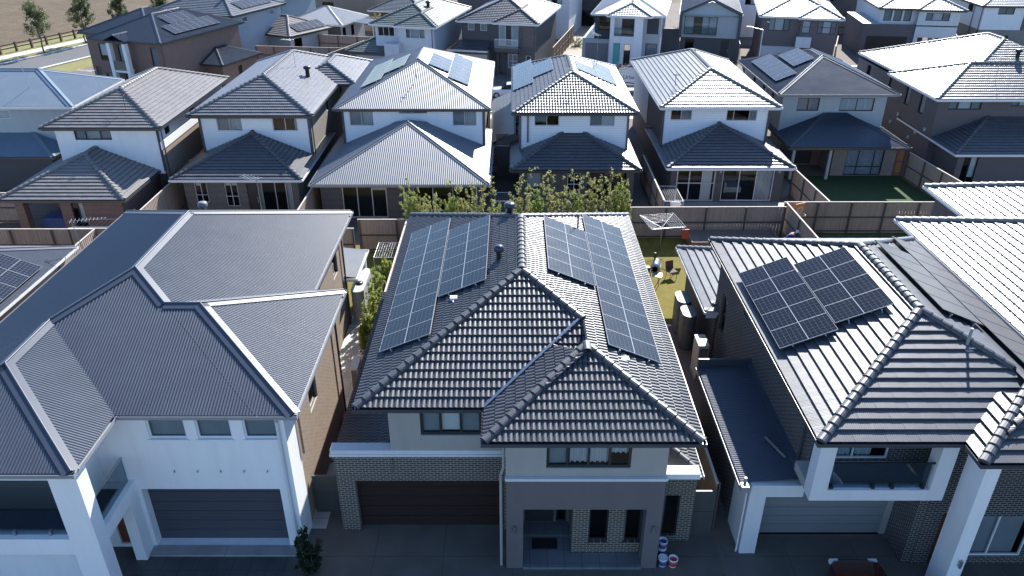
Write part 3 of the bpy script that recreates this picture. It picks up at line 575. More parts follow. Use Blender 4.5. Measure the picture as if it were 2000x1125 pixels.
# right brick wing
H.wall((4.93,19.95),(6.3,19.95),0,2.93,'brick_charcoal',[(5.28,5.8,.25,2.12,dict(col='frame_black'))])
H.wall((6.3,19.95),(6.3,20.5),0,2.93,'brick_charcoal'); H.wall((6.1,20.5),(6.1,35.2),0,2.75,'brick_charcoal'); H.wall((6.1,35.2),(-6.1,35.2),0,2.75,'brick_charcoal')
mb=MB(); mb.box(4.92,6.36,19.86,20.3,2.93,3.16); H.part('parapet_capping',mb,'render_white')
r=Roof(H,'barrel','tile_charcoal',z=2.86,gut='gutter_white'); rslope(r,(6.45,20.3),(0,1),[(0,.1),(1.2,1.6),(13,1.6)]); r.capline((6.35,20.35,2.9),(5.2,21.5,3.4),NF,NR); r.gutter(5,6.45,20.2,33,2.86,'R'); r.build()
mb=MB(); mb.tube((-.36,18.85,0),(-.36,18.85,4.05),.05); mb.tube((-.36,18.85,4.05),(-.27,18.98,4.25),.05); mb.tube((-.27,18.98,4.25),(-.27,18.98,5.68),.05); H.part('downpipe',mb,'render_mid')

# ---------------------------------------------------------------- left house, corrugated steel
H=House('house','white rendered house with navy corrugated steel roof, corner balcony and dark garage door','house',-13,20,0,G1)
r=Roof(H,'metal','metal_navy',cap='metal',capw=.14,gut='gutter_grey')
A,B=r.block(-19.4,-8.15,19.57,36.1,skip='LF',noc='FL,FR',gut='BLR')
r.block(-13.2,-6.9,19.57,27.75,axis='X',hips='R',skip='FL',noc='FL,BL,r',gut='FBR',dz=.003); r.capline((-12.24,23.66,7.59),(-10.99,23.66,7.59),NF,NB)
r.capline((-16,20.3,7.31),(-16,22.97,7.31),NL,NR); r.block(-19.4,-12.6,16.9,23.6,axis='Y',hips='FLR',skip='LB',noc='BL,BR,r',gut='FLR',dz=.001)
rslope(r,(-19.4,19.57),(1,0),[(0,0),(5.625,5.625),(7.16,4.09),(8.41,4.09),(12.5,0)])
rslope(r,(-19.4,36.1),(0,-1),[(0,0),(5.625,5.625),(10.9,5.625),(13.13,3.4),(15.8,3.4),(19.2,0)])
r.capline((-16,22.97,7.31),A,NF,NL); r.capline((-12.24,23.66,7.59),A,NF,NR)
r.build()
roofvent(H,-14.3,33.2,7.0,.17,.6,'metal_grey')
antenna(H,(-11.75,33.6,6.9),(-11.75,33.6,8.6),n=6,L=.9,yaw=150)
wi=lambda a,b:(a,b,4.85,5.66,dict(col='frame_white',fw=.05,sill=True,cu=[(0,1,'blind',0)]))
H.wall((-12.6,19.65),(-7.3,19.65),0,5.7,'render_white',[wi(-11.72,-10.5),wi(-10.15,-9.03),wi(-8.63,-7.56),(-12.5,-7.82,.06,2.7,dict(k='garage_door',col='door_charcoal',dp=.38))])
H.wall((-19,19.65),(-12.6,19.65),0,5.7,'render_white',[(-18.6,-13.9,3.15,5.4,dict(k='slider',col='frame_white',mu=(.25,.5,.75),fw=.08,cu=[(.25,1,'blind_white',.1)])),(-13.75,-12.95,.15,2.5,dict(k='door',col='door_timber',panels=4))])
H.wall((-7.3,19.65),(-7.3,20.75),0,5.7,'render_white'); H.wall((-7.33,20.75),(-7.33,27.3),0,5.7,'brick_tan',[(22.6,23.7,3.6,5.3,dict(col='frame_bronze'))])
H.wall((-7.33,27.3),(-8.6,27.3),0,5.7,'brick_tan'); H.wall((-8.6,27.3),(-8.6,35.6),0,5.7,'brick_tan',[(29.4,30.4,3.6,5.3,dict(col='frame_bronze')),(33,34,3.6,5.3,dict(col='frame_bronze'))])
H.wall((-8.6,35.6),(-19,35.6),0,5.7,'brick_tan'); H.wall((-19,35.6),(-19,17),0,5.7,'brick_tan')
mb=MB(); mb.box(-13.44,-12.6,17.0,17.55,0,5.69); H.part('pillar',mb,'render_white')
mb=MB(); mb.box(-19,-13.44,17.02,17.32,2.48,3.12); mb.box(-12.95,-12.61,17.55,19.65,2.6,3.12); mb.box(-18.99,-12.95,17.32,19.64,2.7,3.05); H.part('balcony_slab',mb,'render_white')
mb=MB(); mb.box(-18.98,-12.96,17.33,19.63,3.05,3.06); H.part('balcony_floor',mb,'deck_dark')
mb=MB(); mb.box(-13.0,-12.62,19.05,19.648,0,3.0); H.part('pillar',mb,'render_white')
H.wall((-18.99,18.35),(-13.6,18.35),3.06,5.7,'board_dark',[(-18.6,-13.9,4.2,5.5,dict(col='frame_white',fw=.07,mu=(.25,.5,.75),cu=[(.0,1,'blind_white',.12)]))]); H.wall((-13.6,18.35),(-13.6,19.65),3.06,5.7,'render_white')
mb=MB(); mb.box(-18.9,-13.5,17.2,17.215,3.14,4.12); H.part('balustrade',mb,'balustrade_glass')
mb=MB(); mb.box(-12.79,-12.775,17.7,19.55,3.14,4.12); b2=H.part('balustrade',mb,'balustrade_glass'); mb=MB(); mb.box(-12.81,-12.755,17.7,19.55,4.12,4.16); H.part('handrail',mb,'steel',b2)
for x in (-17.5,-16.3,-15.2,-14.1): H.box('glass_clamp','steel',x-.04,x+.04,17.16,17.25,3.12,3.3)
H.wall((-19,18.0),(-14.2,18.0),0,2.5,'render_white',[(-18.5,-16.2,1.75,2.1,dict(col='frame_silver')),(-16.0,-15.2,1.75,2.1,dict(col='frame_silver'))]); H.wall((-14.2,18.0),(-14.2,19.65),0,2.5,'render_white')
for i in range(5): H.box('sign_fixing','steel',-11.2+i*.77,-11.18+i*.77,19.59,19.66,3.46,3.54)
mb=MB(); mb.tube((-7.5,19.58,0),(-7.5,19.58,5.6),.05); H.part('downpipe',mb,'render_pale')
mb=MB(); mb.box(-12.6,-7.3,19.2,19.65,.004,.08); H.part('garage_apron',mb,'concrete')
mb=MB(); mb.tube((-7.24,20.9,3.2),(-7.24,20.9,5.4),.045); H.part('downpipe',mb,'brick_tan')
H.pipe(-8.5,34.9,0,5.6,'metal_dark'); H.pipe(-7.2,26.9,0,5.6,'metal_dark')
# its low rear patio roof
H2=r=Roof(H,'metal','metal_silver',z=2.7,pitch=6,cap='metal',gut='gutter_white'); rslope(r,(-8.0,35.0),(0,1),[(0,2.2),(3.3,2.2)]); r.gutter(-10,-8.0,35.0,38.3,2.7,'FBR'); r.build()
mb=MB(); mb.box(-8.15,-8.05,38.1,38.2,0,2.6); H.part('patio_post',mb,'render_white')

# ---------------------------------------------------------------- right house, ribbed concrete tiles
H=House('house','black brick house with ribbed slate tiles, white framed balcony and carport wing beside it','house',12,20,0,G1)
r=Roof(H,'flat','tile_slate',gut='gutter_dark',capw=.14)
A,B=r.block(9.3,18.6,18.25,32.7,skip='R',noc='FR')
r.block(13.7,18.62,17.31,21.5,axis='Y',skip='RB',noc='BL,BR',gut='FLR',dz=0)
rslope(r,(18.6,17.31),(0,1),[(0,0),(2.45,2.45),(3.39,2.45),(5.59,4.65),(10.74,4.65),(15.39,0)]); r.capline((16.15,20.7,6.91),A,NF,NR)
r.build()
H.panels((9.3,32.7),(0,-1),5.9,[(4.08,.24,5,1),(4.82,2.34,4,1)],'pv_dark','pv_frame_silver',1.13,2.06,lift=.22)
H.panels((18.6,17.31),(0,1),5.9,[(3.2,.5,9,1),(5.85,2.32,5,1)],'pv_black','pv_frame_black',1.13,1.75,lift=.2)
roofvent(H,12.7,23.6,7.2,.09,.35,'flash_light'); 
mb=MB(); mb.tube((15.0,21.5,7.1),(15.0,21.5,7.9),.05); mb.lathe((15,21.5,7.15),[(.3,0),(.2,.05),(.06,.12)],10); H.part('flue_pipe',mb,'metal_silver')
H.wall((9.75,32.2),(9.75,26.2),0,5.7,'brick_black',[(30.4,31.2,2.0,3.9,dict(col='frame_bronze')),(27.5,28.1,4.6,5.4,dict(col='frame_bronze'))]); H.wall((9.75,26.2),(9.75,19.7),2.9,5.7,'brick_black'); H.wall((18.1,18.9),(18.1,32.2),0,5.7,'brick_black'); H.wall((18.1,32.2),(9.75,32.2),0,5.7,'brick_black')
H.wall((9.75,19.7),(13.7,19.7),3.6,5.7,'brick_black',[(10.05,12.35,3.95,5.6,dict(k='slider',col='frame_white',mu=(.5,),cu=[(0,.5,'curtain',0),(.55,.8,'curtain',0)]))])
H.wall((13.7,19.7),(13.7,18.9),0,5.7,'brick_black'); H.wall((13.7,18.9),(18.1,18.9),0,5.7,'brick_black',[(15.1,17.4,.35,2.2,dict(col='frame_white',mu=(.5,),cu=[(.3,.9,'blind',0)])),(15.0,17.0,4.6,5.5,dict(col='frame_white',mu=(.5,),cu=[(0,1,'blind_white',0)]))])
mb=MB(); mb.box(9.35,9.85,18.22,18.72,3.55,5.69); mb.box(13.05,13.55,18.22,18.72,3.55,5.69); mb.box(9.85,13.05,18.22,18.52,3.55,3.98); H.part('balcony_frame',mb,'render_pale')
mb=MB(); mb.box(9.36,13.54,18.52,19.69,3.56,3.9); H.part('balcony_floor',mb,'render_mid')
mb=MB(); mb.box(9.95,12.95,18.33,18.345,3.99,4.95); bl=H.part('balustrade',mb,'balustrade_glass'); mb=MB(); mb.box(9.86,13.04,18.31,18.365,4.95,4.99); H.part('handrail',mb,'black_plastic',bl)
for x in (10.0,11.3,11.9,12.85): H.box('glass_clamp','black_plastic',x-.05,x+.05,18.27,18.4,3.98,4.1)
mb=MB(); mb.box(12.75,12.95,19.6,19.7,4.9,5.05); H.part('wall_light',mb,'alu')
mb=MB(); mb.box(13.93,14.38,17.4,18.3,0,5.69); pl=H.part('pillar',mb,'render_white'); mb=MB(); mb.tube((14.2,17.33,1.55),(14.2,17.33,1.85),.05); mb.box(14.15,14.25,17.34,17.41,1.62,1.78); H.part('wall_light',mb,'steel',pl)
mb=MB(); mb.box(7.93,9.7,19.35,19.75,2.62,3.12); mb.box(7.93,8.48,19.35,20.9,0,2.62); H.part('garage_portal',mb,'render_pale')
H.wall((7.4,19.0),(13.0,19.95),0,.001,'concrete_dark') if 0 else None
H.wall((8.48,20.25),(13.4,20.25),0,3.0,'render_mid',[(8.7,13.2,0,2.5,dict(k='garage_door',col='door_mid',dp=.1))]); H.wall((7.95,26.2),(7.95,20.9),0,3.1,'brick_black'); H.wall((9.75,26.2),(7.95,26.2),0,3.1,'brick_black')
H.wall((13.4,20.25),(13.4,18.95),0,3.55,'brick_black'); H.wall((13.4,18.95),(13.72,18.95),0,3.55,'brick_black'); 
mb=MB(); mb.box(14.3,15.0,18.8,18.95,.1,2.3); H.part('door',mb,'door_timber')
r=Roof(H,'metal','metal_navy',z=3.12,pitch=4,cap='metal',gut='gutter_grey'); rslope(r,(7.65,26.2),(0,-1),[(0,2.1),(6.7,2.1)]); r.gutter(7.65,9.7,19.5,26.2,3.12,'L'); r.build()
mb=MB(); mb.box(7.6,9.75,26.22,26.3,3.05,3.55); mb.box(9.55,9.75,19.8,26.2,3.27,3.42); H.part('parapet_flashing',mb,'metal_navy')
mb=MB(); mb.box(7.58,7.9,19.25,19.5,2.9,3.14); mb.box(7.72,7.8,19.5,19.58,2.9,3.3); H.part('rainwater_head',mb,'gutter_grey')
mb=MB(); mb.tube((7.85,19.45,0),(7.85,19.45,2.9),.035); H.part('downpipe',mb,'render_pale'); H.pipe(9.66,20.2,3.4,5.6,'render_charcoal')
mb=MB(); mb.tube((9.0,21.6,3.32),(9.35,20.5,3.35),.05); H.part('spreader_pipe',mb,'metal_grey')
r=Roof(H,'flat','tile_grey',z=2.7,gut='gutter_white'); r.block(9.2,18.6,31.6,38.6,hips='BLR',noc='FL,FR'); r.build()
H.wall((9.7,38.1),(9.7,31.6),0,2.6,'brick_black',[(33.6,34.4,1.2,2.2,dict(col='frame_white'))]); H.wall((18.1,38.1),(9.7,38.1),0,2.6,'brick_black'); H.wall((18.1,31.6),(18.1,38.1),0,2.6,'brick_black'); H.wall((9.2,31.62),(9.75,31.62),2.3,2.68,'render_white')

# ---------------------------------------------------------------- far right house
H=House('house','dark brick house with pale glaring tiled roofs at the right edge of the near row','house',24,25,0,G1)
r=Roof(H,'flatg','tile_light',gut='gutter_white',capw=.15); r.block(19.0,30.5,14.5,35.07); r.block(22.55,32.5,27,39.63); r.build()
H.wall((19.5,34.6),(19.5,15),0,5.7,'brick_black',[(28.9,29.9,2.9,5.5,dict(col='frame_silver',glass='glass',cu=[(0,1,'blind',0)])),(27.2,28.2,2.9,5.5,dict(col='frame_silver',cu=[(0,1,'blind',0)])),(24.0,25.4,3.2,5.4,dict(col='frame_silver',mu=(.5,),cu=[(0,1,'blind',0)]))]); H.wall((19.5,15),(30,15),0,5.7,'brick_black'); H.wall((30,34.6),(19.5,34.6),0,5.7,'brick_black'); H.wall((30,15),(30,34.6),0,5.7,'brick_black')
H.wall((23.0,39.2),(23.0,34.6),0,5.7,'brick_plum'); H.wall((32,39.2),(23,39.2),0,5.7,'brick_plum'); H.wall((32,34.6),(32,39.2),0,5.7,'brick_plum')
mb=MB(); mb.tube((19.35,34.2,0),(19.35,34.2,5.6),.06); H.part('downpipe',mb,'grey_plastic')
# ---------------------------------------------------------------- low house at left edge with panels
H=House('house','low house with grey steel roof carrying framed solar panels at the left edge','house',-30,30,0,G1)
r=Roof(H,'metal','metal_navy',z=2.9,cap='metal',capw=.13,gut='gutter_white'); r.block(-36,-23.95,20,38.3); r.build()
H.panels((-23.95,20),(0,1),2.9,[(3.9,.25,10,3)],'pv_navy','pv_frame_silver',1.13,1.05)
H.shell(-35.5,-24.4,20.5,37.8,0,2.7,'brick_tan','brick_tan'); H.pipe(-24.3,37,0,2.7)
antenna(H,(-22.9,37.9,.0),(-23.6,38.0,4.6),n=10,L=1.7,yaw=15)
G2='houses in the middle row seen from behind'
def hipbox(H,kind,mat,blk,z,**k):
    r=Roof(H,kind,mat,z=z,**{a:b for a,b in k.items() if a in('cap','capmat','gut','capw')}); r.block(*blk,**{a:b for a,b in k.items() if a in('hips','noc','skip')}); r.build(); return r
# ---- tile house with brown tiles and tan brick side
H=House('house','white walled house with brownish grey ribbed tiles and tan brick side wall','house',-28,50,0,G2)
hipbox(H,'flat2','tile_brown',(-31.6,-23.6,50.6,64.8),5.9,gut='gutter_dark'); hipbox(H,'flat2','tile_brown',(-32.5,-24.5,45.55,55),2.75,gut='gutter_dark')
H.shell(-31.0,-24.1,51.05,64.3,2.5,5.7,'render_white','render_pale',F=[(-29.73,-27.23,4.9,5.56,dict(mu=(.3,.7),cu=[(0,.3,'blind',0),(.3,.7,'curtain',0),(.7,1,'blind',0)]))],R=[(52.3,53.2,4.85,5.55,dict(col='frame_black')),(57,58,4.85,5.55)])
mb=MB(); mb.box(-24.1,-23.95,51.0,64.3,4.2,4.75); H.part('wall_band',mb,'render_white'); H.wall((-24.0,51.05),(-24.0,64.3),0,4.2,'brick_tan',[(54.8,55.7,.8,2.1,dict(col='frame_bronze')),(59.5,60.2,1.6,2.1,dict(col='frame_white'))])
H.wall((-29.0,46.05),(-25.0,46.05),0,2.55,'brick_brown',[(-28.3,-27.5,.3,2.35,dict(k='slider',col='frame_black',mu=(.5,),cu=[(.5,1,'blind_white',.3)]))]); H.wall((-25.0,46.05),(-25.0,52),0,2.55,'brick_brown'); H.wall((-29.0,50.5),(-29.0,46.05),0,2.55,'brick_brown'); H.wall((-32,50.5),(-29,50.5),0,2.55,'brick_brown'); H.wall((-32.0,52),(-32.0,50.5),0,2.55,'brick_brown')
H.box('patio_pier','brick_brown',-31.9,-31.35,46.05,46.6,0,2.55); H.box('corner_trim','render_charcoal',-24.12,-23.99,50.98,51.1,2.7,5.7); H.pipe(-23.9,51.3,0,5.7)
antenna(H,(-28.4,53.7,7.0),(-28.8,53.7,9.0),n=8,L=1.2,yaw=165); antenna(H,(-26.5,52.4,6.5),(-26.5,52.4,7.6),n=5,L=.6,yaw=100,mat='black_plastic')
# ---- charcoal tile house with white boards
H=House('house','white boarded house with charcoal ribbed tiles and dark brick ground floor','house',-18,53,0,G2)
hipbox(H,'flat2','tile_ash',(-22.85,-14.1,53.55,71),5.9,gut='gutter_dark'); hipbox(H,'flat2','tile_slate',(-23.0,-14.2,49.2,60),2.75,gut='gutter_white')
r=Roof(H,'flat2','tile_ash',z=5.9); r.block(-18,-12.6,62.5,71,hips='FBLR',dz=.02); r.build()
H.shell(-22.2,-14.55,54.05,70.5,2.5,5.7,'board_white','brick_grey',F=[(-21.09,-19.3,4.62,5.63,dict(col='frame_silver',mu=(.5,),cu=[(0,.5,'blind',0),(.5,1,'curtain',0)])),(-17.11,-15.33,4.62,5.63,dict(col='frame_silver',mu=(.5,),cu=[(.85,1,'curtain',0)]))],R=[(60,60.8,4.4,5.4),(65,66,4.4,5.4)])
for x in (-22.32,-14.56): H.box('brick_pier','brick_black',x-.02,x+.13,53.98,54.2,2.5,5.7)
H.shell(-22.4,-14.6,49.65,70.4,0,2.55,'brick_charcoal','brick_grey',F=[(-21.71,-20.85,.9,2.45,dict(col='frame_silver',mu=(.5,),tr=(.35,),cu=[(.1,.5,'blind_white',.75)])),(-19.66,-18.77,.6,2.45,dict(col='frame_silver',mu=(.5,),tr=(.4,),cu=[(0,1,'blind_white',.8)])),(-17.16,-15.07,.1,2.46,dict(k='slider',col='frame_silver',mu=(.45,.8),cu=[(.8,1,'curtain',0)])),(-18.14,-17.4,.05,2.3,dict(k='door',col='door_dark'))])
H.pipe(-14.35,54.3,0,5.7); roofvent(H,-16.1,61.5,7.0,.22,.6,'black_plastic','whirly_vent'); antenna(H,(-17.3,62.6,7.3),(-17.3,62.6,9.4),n=7,L=.9,yaw=160)
# ---- corrugated steel house
H=House('house','white house with corrugated steel roofs and glaring solar panels on both slopes','house',-7,55,0,G2)
hipbox(H,'metalw','metal_grey',(-12.9,-1.62,55.3,70.8),5.9,cap='metal',capw=.1,gut='gutter_dark'); hipbox(H,'metalw','metal_grey',(-13.4,-1.5,48.3,60.5),2.75,cap='metal',capw=.1,gut='gutter_grey')
H.panels((-12.9,70.8),(0,-1),5.9,[(5.2,1.66,7,1),(6.6,3.4,4,1)],'pv_small','pv_frame_silver',1.02,1.68); H.panels((-1.62,55.3),(0,1),5.9,[(3.5,1.86,8,1),(5.0,3.56,4,1)],'pv_small','pv_frame_silver',1.02,1.68)
H.shell(-12.35,-2.15,55.75,70.3,2.5,5.7,'board_white','brick_grey',F=[(-11.93,-10.18,4.5,5.6,dict(col='frame_silver',mu=(.5,),cu=[(0,.5,'blind',0),(.5,1,'curtain',0)])),(-8.29,-6.2,5.4,5.66,dict(col='frame_silver',mu=(.5,),cu=[(0,.5,'blind',0)])),(-4.36,-2.61,4.5,5.64,dict(col='frame_silver',mu=(.5,),cu=[(0,.5,'blind',0),(.5,1,'curtain',0)]))])
for x in (-12.46,-2.15): H.box('brick_pier','brick_black',x-.02,x+.13,55.68,55.9,2.5,5.7)
H.shell(-12.9,-2.0,48.85,70.2,0,2.55,'brick_black','brick_black',F=[(-11.48,-8.46,.1,2.4,dict(k='slider',col='frame_silver',mu=(.34,.67),fw=.07,cu=[(.67,1,'blind_white',.85)])),(-6.7,-2.6,.6,2.44,dict(col='frame_silver',mu=(.33,.66),fw=.07))])
for x in (-7.25,-2.38): H.box('verandah_post','alu',x-.04,x+.04,48.55,48.63,0,2.55)
H.pipe(-2.0,55.9,2.9,5.7,'alu')
mb=MB(); mb.tube((-7.2,58.4,7.3),(-7.2,58.4,8.1),.02); mb.tube((-7.4,58.4,7.9),(-7.0,58.4,7.9),.012); H.part('antenna_mast',mb,'steel')
# ---- barrel tile house behind the hedge
H=House('house','white house with rolled tile roof and panels, standing behind the hedge of shrubs','house',4,54,0,G2)
hipbox(H,'roll','tile_grey',(.05,9.0,54.2,69),5.9,gut='gutter_dark'); hipbox(H,'flat2','tile_slate',(-.05,8.95,51.1,62),2.75,gut='gutter_dark')
H.panels((.05,69),(0,-1),5.9,[(.85,.1,8,1),(3.5,1.82,4,1)],'pv_small','pv_frame_silver',1.02,1.68); H.panels((9.0,54.2),(0,1),5.9,[(5.8,.95,6,1),(5.85,2.68,3,1)],'pv_small','pv_frame_silver',1.02,1.68)
H.shell(.6,8.35,54.7,68.5,2.5,5.7,'board_white','brick_plum',F=[(1.62,3.4,4.8,5.64,dict(col='frame_silver',mu=(.5,),cu=[(0,.5,'blind',.3)])),(5.61,7.41,4.78,5.62,dict(col='frame_silver',mu=(.5,),cu=[(0,.5,'blind',0),(.5,1,'blind_white',.05)]))])
for x in (.53,8.33): H.box('brick_pier','brick_plum',x-.02,x+.13,54.63,54.85,2.5,5.7)
H.pipe(1.15,54.62,3.6,5.7,'metal_navy',.05)
H.shell(.5,8.6,51.6,68.4,0,2.55,'brick_charcoal','brick_plum',F=[(1.08,2.01,.7,2.4,dict(col='frame_silver',mu=(.5,),tr=(.5,),cu=[(0,1,'blind_white',.3)])),(3.91,4.86,.7,2.42,dict(col='frame_white',mu=(.5,),tr=(.45,),cu=[(0,1,'blind_white',.88)])),(5.3,8.1,.05,2.42,dict(k='slider',col='frame_black',mu=(.33,.66)))])
antenna(H,(7.0,65.0,6.7),(7.0,65.0,9.3),n=8,L=1.3,yaw=100); antenna(H,(4.9,57.5,7.4),(4.9,57.5,8.3),n=6,L=.8,yaw=170)
r=Roof(H,'flat2','tile_slate',z=2.75); rslope(r,(-1.6,70),(0,-1),[(0,1.9),(13,1.9)]); r.gutter(-1.6,.6,57,70,2.75,'L'); r.build(); H.wall((-1.2,69.5),(-1.2,57.3),0,2.6,'brick_plum',[(58.3,59.0,1.2,2.1,dict(col='frame_silver'))]); H.wall((-1.2,57.3),(.6,57.3),0,3.4,'brick_plum')
# ---- white tiled house with two large glazed doors
H=House('house','white house with bright glaring ribbed tiles and wide glazed doors opening to its yard','house',15,55,0,G2)
hipbox(H,'flat2','tile_light',(10.85,19.6,55.7,71.5),5.9,gut='gutter_white'); hipbox(H,'flat2','tile_slate',(10.9,19.8,51.55,61),2.75,gut='gutter_white')
H.shell(11.2,19.0,56.15,71,2.5,5.7,'board_white','brick_plum',F=[(11.71,13.28,4.8,5.62,dict(col='frame_silver',mu=(.5,),cu=[(.5,1,'blind',0)])),(15.83,18.08,4.75,5.6,dict(col='frame_silver',mu=(.24,.76),cu=[(.8,1,'blind',0)]))])
for x in (11.13,18.9): H.box('brick_pier','brick_black',x-.02,x+.13,56.08,56.3,2.5,5.7)
H.wall((11.17,70.9),(11.17,63),2.5,5.7,'render_pale')
H.shell(11.3,19.3,52.05,71,0,2.55,'brick_black','brick_plum',F=[(11.73,14.5,.03,2.5,dict(k='slider',col='frame_silver',mu=(.33,.66),tr=(.55,),fw=.09,cu=[(.68,.92,'blind_white',.0)])),(15.0,18.65,.05,2.44,dict(k='slider',col='frame_white',mu=(.33,.66),cu=[(.68,.98,'curtain',0)]))])
mb=MB(); mb.box(15.7,16.9,53.6,55.2,.05,.5); mb.box(15.6,15.75,53.5,55.3,.05,.9); H.part('sofa',mb,'curtain'); 
for x in (14.78,18.95):
    mb=MB(); mb.lathe((x,51.97,2.2),[(.03,0),(.09,.02),(.09,.14),(.03,.16)],8); H.part('wall_light',mb,'grey_plastic')
antenna(H,(12.4,58.9,6.65),(12.4,58.9,7.5),n=5,L=.5,yaw=60,mat='black_plastic')
# ---- grey house with dark corrugated roof
H=House('house','pale grey house with dark corrugated roof, white shutters and solar panels near its ridge','house',25,59,0,G2)
hipbox(H,'metal','metal_dark',(20.6,29.9,59.5,71.5),5.9,cap='metal',capw=.11,gut='gutter_grey'); hipbox(H,'metal','metal_dark',(20.9,29.95,56.1,63.5),2.75,cap='metal',capw=.1,gut='gutter_dark')
H.panels((20.6,71.5),(0,-1),5.9,[(2.12,.6,7,1),(3.4,2.62,4,1)],'pv_small','pv_frame_silver',1.02,1.68)
H.shell(21.15,29.25,59.95,71,2.5,5.7,'render_grey','render_grey',F=[(22.34,24.05,4.45,5.48,dict(mu=(.5,),cu=[(0,.5,'blind',0),(.5,1,'blind',0)])),(25.66,28.33,4.43,5.44,dict(mu=(.5,),cu=[(.02,.48,'shutter',0),(.52,.98,'shutter',0)]))],L=[(62,62.8,4.5,5.4),(64.6,65.3,4.5,5.4),(67.5,68.2,4.5,5.4)])
H.wall((24.9,57.5),(29.8,57.5),0,2.55,'brick_grey',[(25.93,28.86,.03,2.3,dict(k='slider',col='frame_black',mu=(.33,.75),tr=(.3,),cu=[(0,.99,'curtain_blue',0)]))]); H.wall((24.9,59.95),(24.9,57.5),0,2.55,'brick_grey'); H.wall((29.8,57.5),(29.8,62),0,2.55,'brick_grey'); H.wall((21.3,60.0),(24.9,60.0),0,2.55,'brick_brown',[(21.6,24.2,.05,2.3,dict(k='slider',col='frame_black',mu=(.5,)))]); H.wall((21.3,62),(21.3,60),0,2.55,'render_grey')
for x in (21.5,24.3): H.box('patio_post','render_grey',x-.1,x+.1,56.6,56.8,0,2.6)
# ---- brick house at right
H=House('house','dark brick two storey house with bright stepped tile roof and whirling roof vent','house',38,58,0,G2)
r=Roof(H,'flat2','tile_grey',gut='gutter_white'); A,B=r.block(32.1,47.5,58,66.4,hips='LR',skip='F',noc='FR,BR'); A2,B2=r.block(33.0,47.6,57.99,75,skip='F',noc='FL,FR',dz=.004,gut='BLR')
rslope(r,(32.1,58),(1,0),[(0,0),(4.2,4.2),(5.1,4.2),(8.2,7.3),(15.4,0)]); r.capline((37.2,62.2,7.64),A2,NF,NL); r.build()
hipbox(H,'flat2','tile_slate',(32.6,47.9,54.5,64),2.75,gut='gutter_white')
H.shell(32.55,47,58.45,74,0,5.7,'brick_plum','brick_plum',F=[(33.35,35.86,4.95,5.68,dict(mu=(.3,.7),cu=[(0,.28,'blind',0),(.3,.7,'blind_white',0),(.72,1,'blind',0)])),(38.08,40.2,5.2,5.68,dict(mu=(.3,.7),cu=[(0,.3,'blind',0),(.3,.7,'blind_white',0)]))],L=[(60.4,61.3,4.0,5.6,dict(cu=[(0,1,'blind',0)])),(63.0,63.8,4.0,5.6,dict(cu=[(0,.5,'blind',0)])),(66.5,67.1,4.6,5.6),(71,71.8,4.5,5.5)])
H.shell(33.1,47,54.95,58.45,0,2.55,'brick_plum','brick_plum',F=[(33.58,34.67,.2,2.4,dict(k='slider',mu=(.5,),cu=[(.5,1,'blind_white',.25)]))])
roofvent(H,40.3,62.9,8.05,.2,.55,'black_plastic','whirly_vent'); antenna(H,(37.4,60.2,6.8),(37.4,60.2,8.6),n=6,L=.8,yaw=120)
for y,z in ((59.3,3.0),(60.6,2.4),(61.5,1.7),(64,2.9),(65,2.0)): H.box('service_box','grey_plastic',32.46,32.56,y,y+.25,z,z+.25)
# ---- blue steel roof at left
H=House('house','grey house with pale blue steel hip roofs at the left edge of the middle row','house',-38,56,0,G2)
hipbox(H,'metal','metal_blue',(-47,-32.2,55.9,64.3),5.9,cap='metal',capw=.14,gut='gutter_white'); hipbox(H,'metal','metal_blue',(-47,-33.3,53.9,63),2.75,cap='metal',capw=.12,gut='gutter_dark')
H.shell(-46.5,-32.7,56.4,63.8,2.5,5.7,'render_grey','render_charcoal',F=[(-38.2,-37.2,4.8,5.5,dict(col='frame_white',cu=[(0,1,'blind_white',0)]))],R=[(57.5,58.2,4.6,5.4),(59.2,60,4.6,5.4),(61.5,62.3,4.6,5.4)]); H.shell(-46.5,-33.8,54.4,63,0,2.55,'board_dark','board_dark')
antenna(H,(-36.1,58.0,6.75),(-36.5,58.2,8.9),n=6,L=1.1,yaw=200)
G3='houses across the far street'
wk=dict
# ---- brown brick house with tall white columns
H=House('house','brown brick house with dark roof, tall white columns and shaded front at far left','house',-43.8,82.3,19,G3)
hipbox(H,'metal','metal_dark',(0,9.2,0,13.5),5.9,cap='metal',capw=.09); hipbox(H,'metal','metal_dark',(-3.4,6,2.2,12.5),5.95,cap='metal',capw=.09)
r=Roof(H,'metal','metal_dark',z=5.92,cap='metal',capw=.09); r.block(2.6,5.2,-.6,4,hips=''); r.build()
H.shell(.4,8.8,.45,13,0,5.7,'brick_brown','brick_brown',F=[(.7,1.7,3.6,5.3,dict(cu=[(0,1,'blind_white',.3)])),(7.3,8.2,3.4,5.3,dict(cu=[(0,1,'blind',0)])),(.9,2.0,.4,2.3,dict(cu=[(0,1,'blind',0)])),(6.6,7.4,.4,2.3),(3.2,4.6,3.2,5.3,dict(k='slider',mu=(.5,),cu=[(0,.5,'blind_white',0)])),(3.4,4.4,.1,2.4,dict(k='door',col='door_dark'))])
H.shell(-3.0,.4,2.6,12,0,5.7,'brick_brown','brick_brown',F=[(-2.6,-.6,.1,2.3,dict(k='garage_door',col='door_charcoal'))])
for x in (2.75,4.75): H.box('column','render_white',x,x+.42,-.55,-.1,0,5.7)
H.box('balcony_slab','render_white',3.17,4.75,-.5,.44,2.75,2.95); H.box('balustrade','balustrade_glass',3.17,4.75,-.48,-.46,2.96,3.9); 
mb=MB(); mb.add([(3.2,-.61,6.0),(4.6,-.61,6.0),(3.9,-.61,6.5)],[(0,1,2)]); H.part('gable','render_white' and mb,'metal_silver') if 0 else None
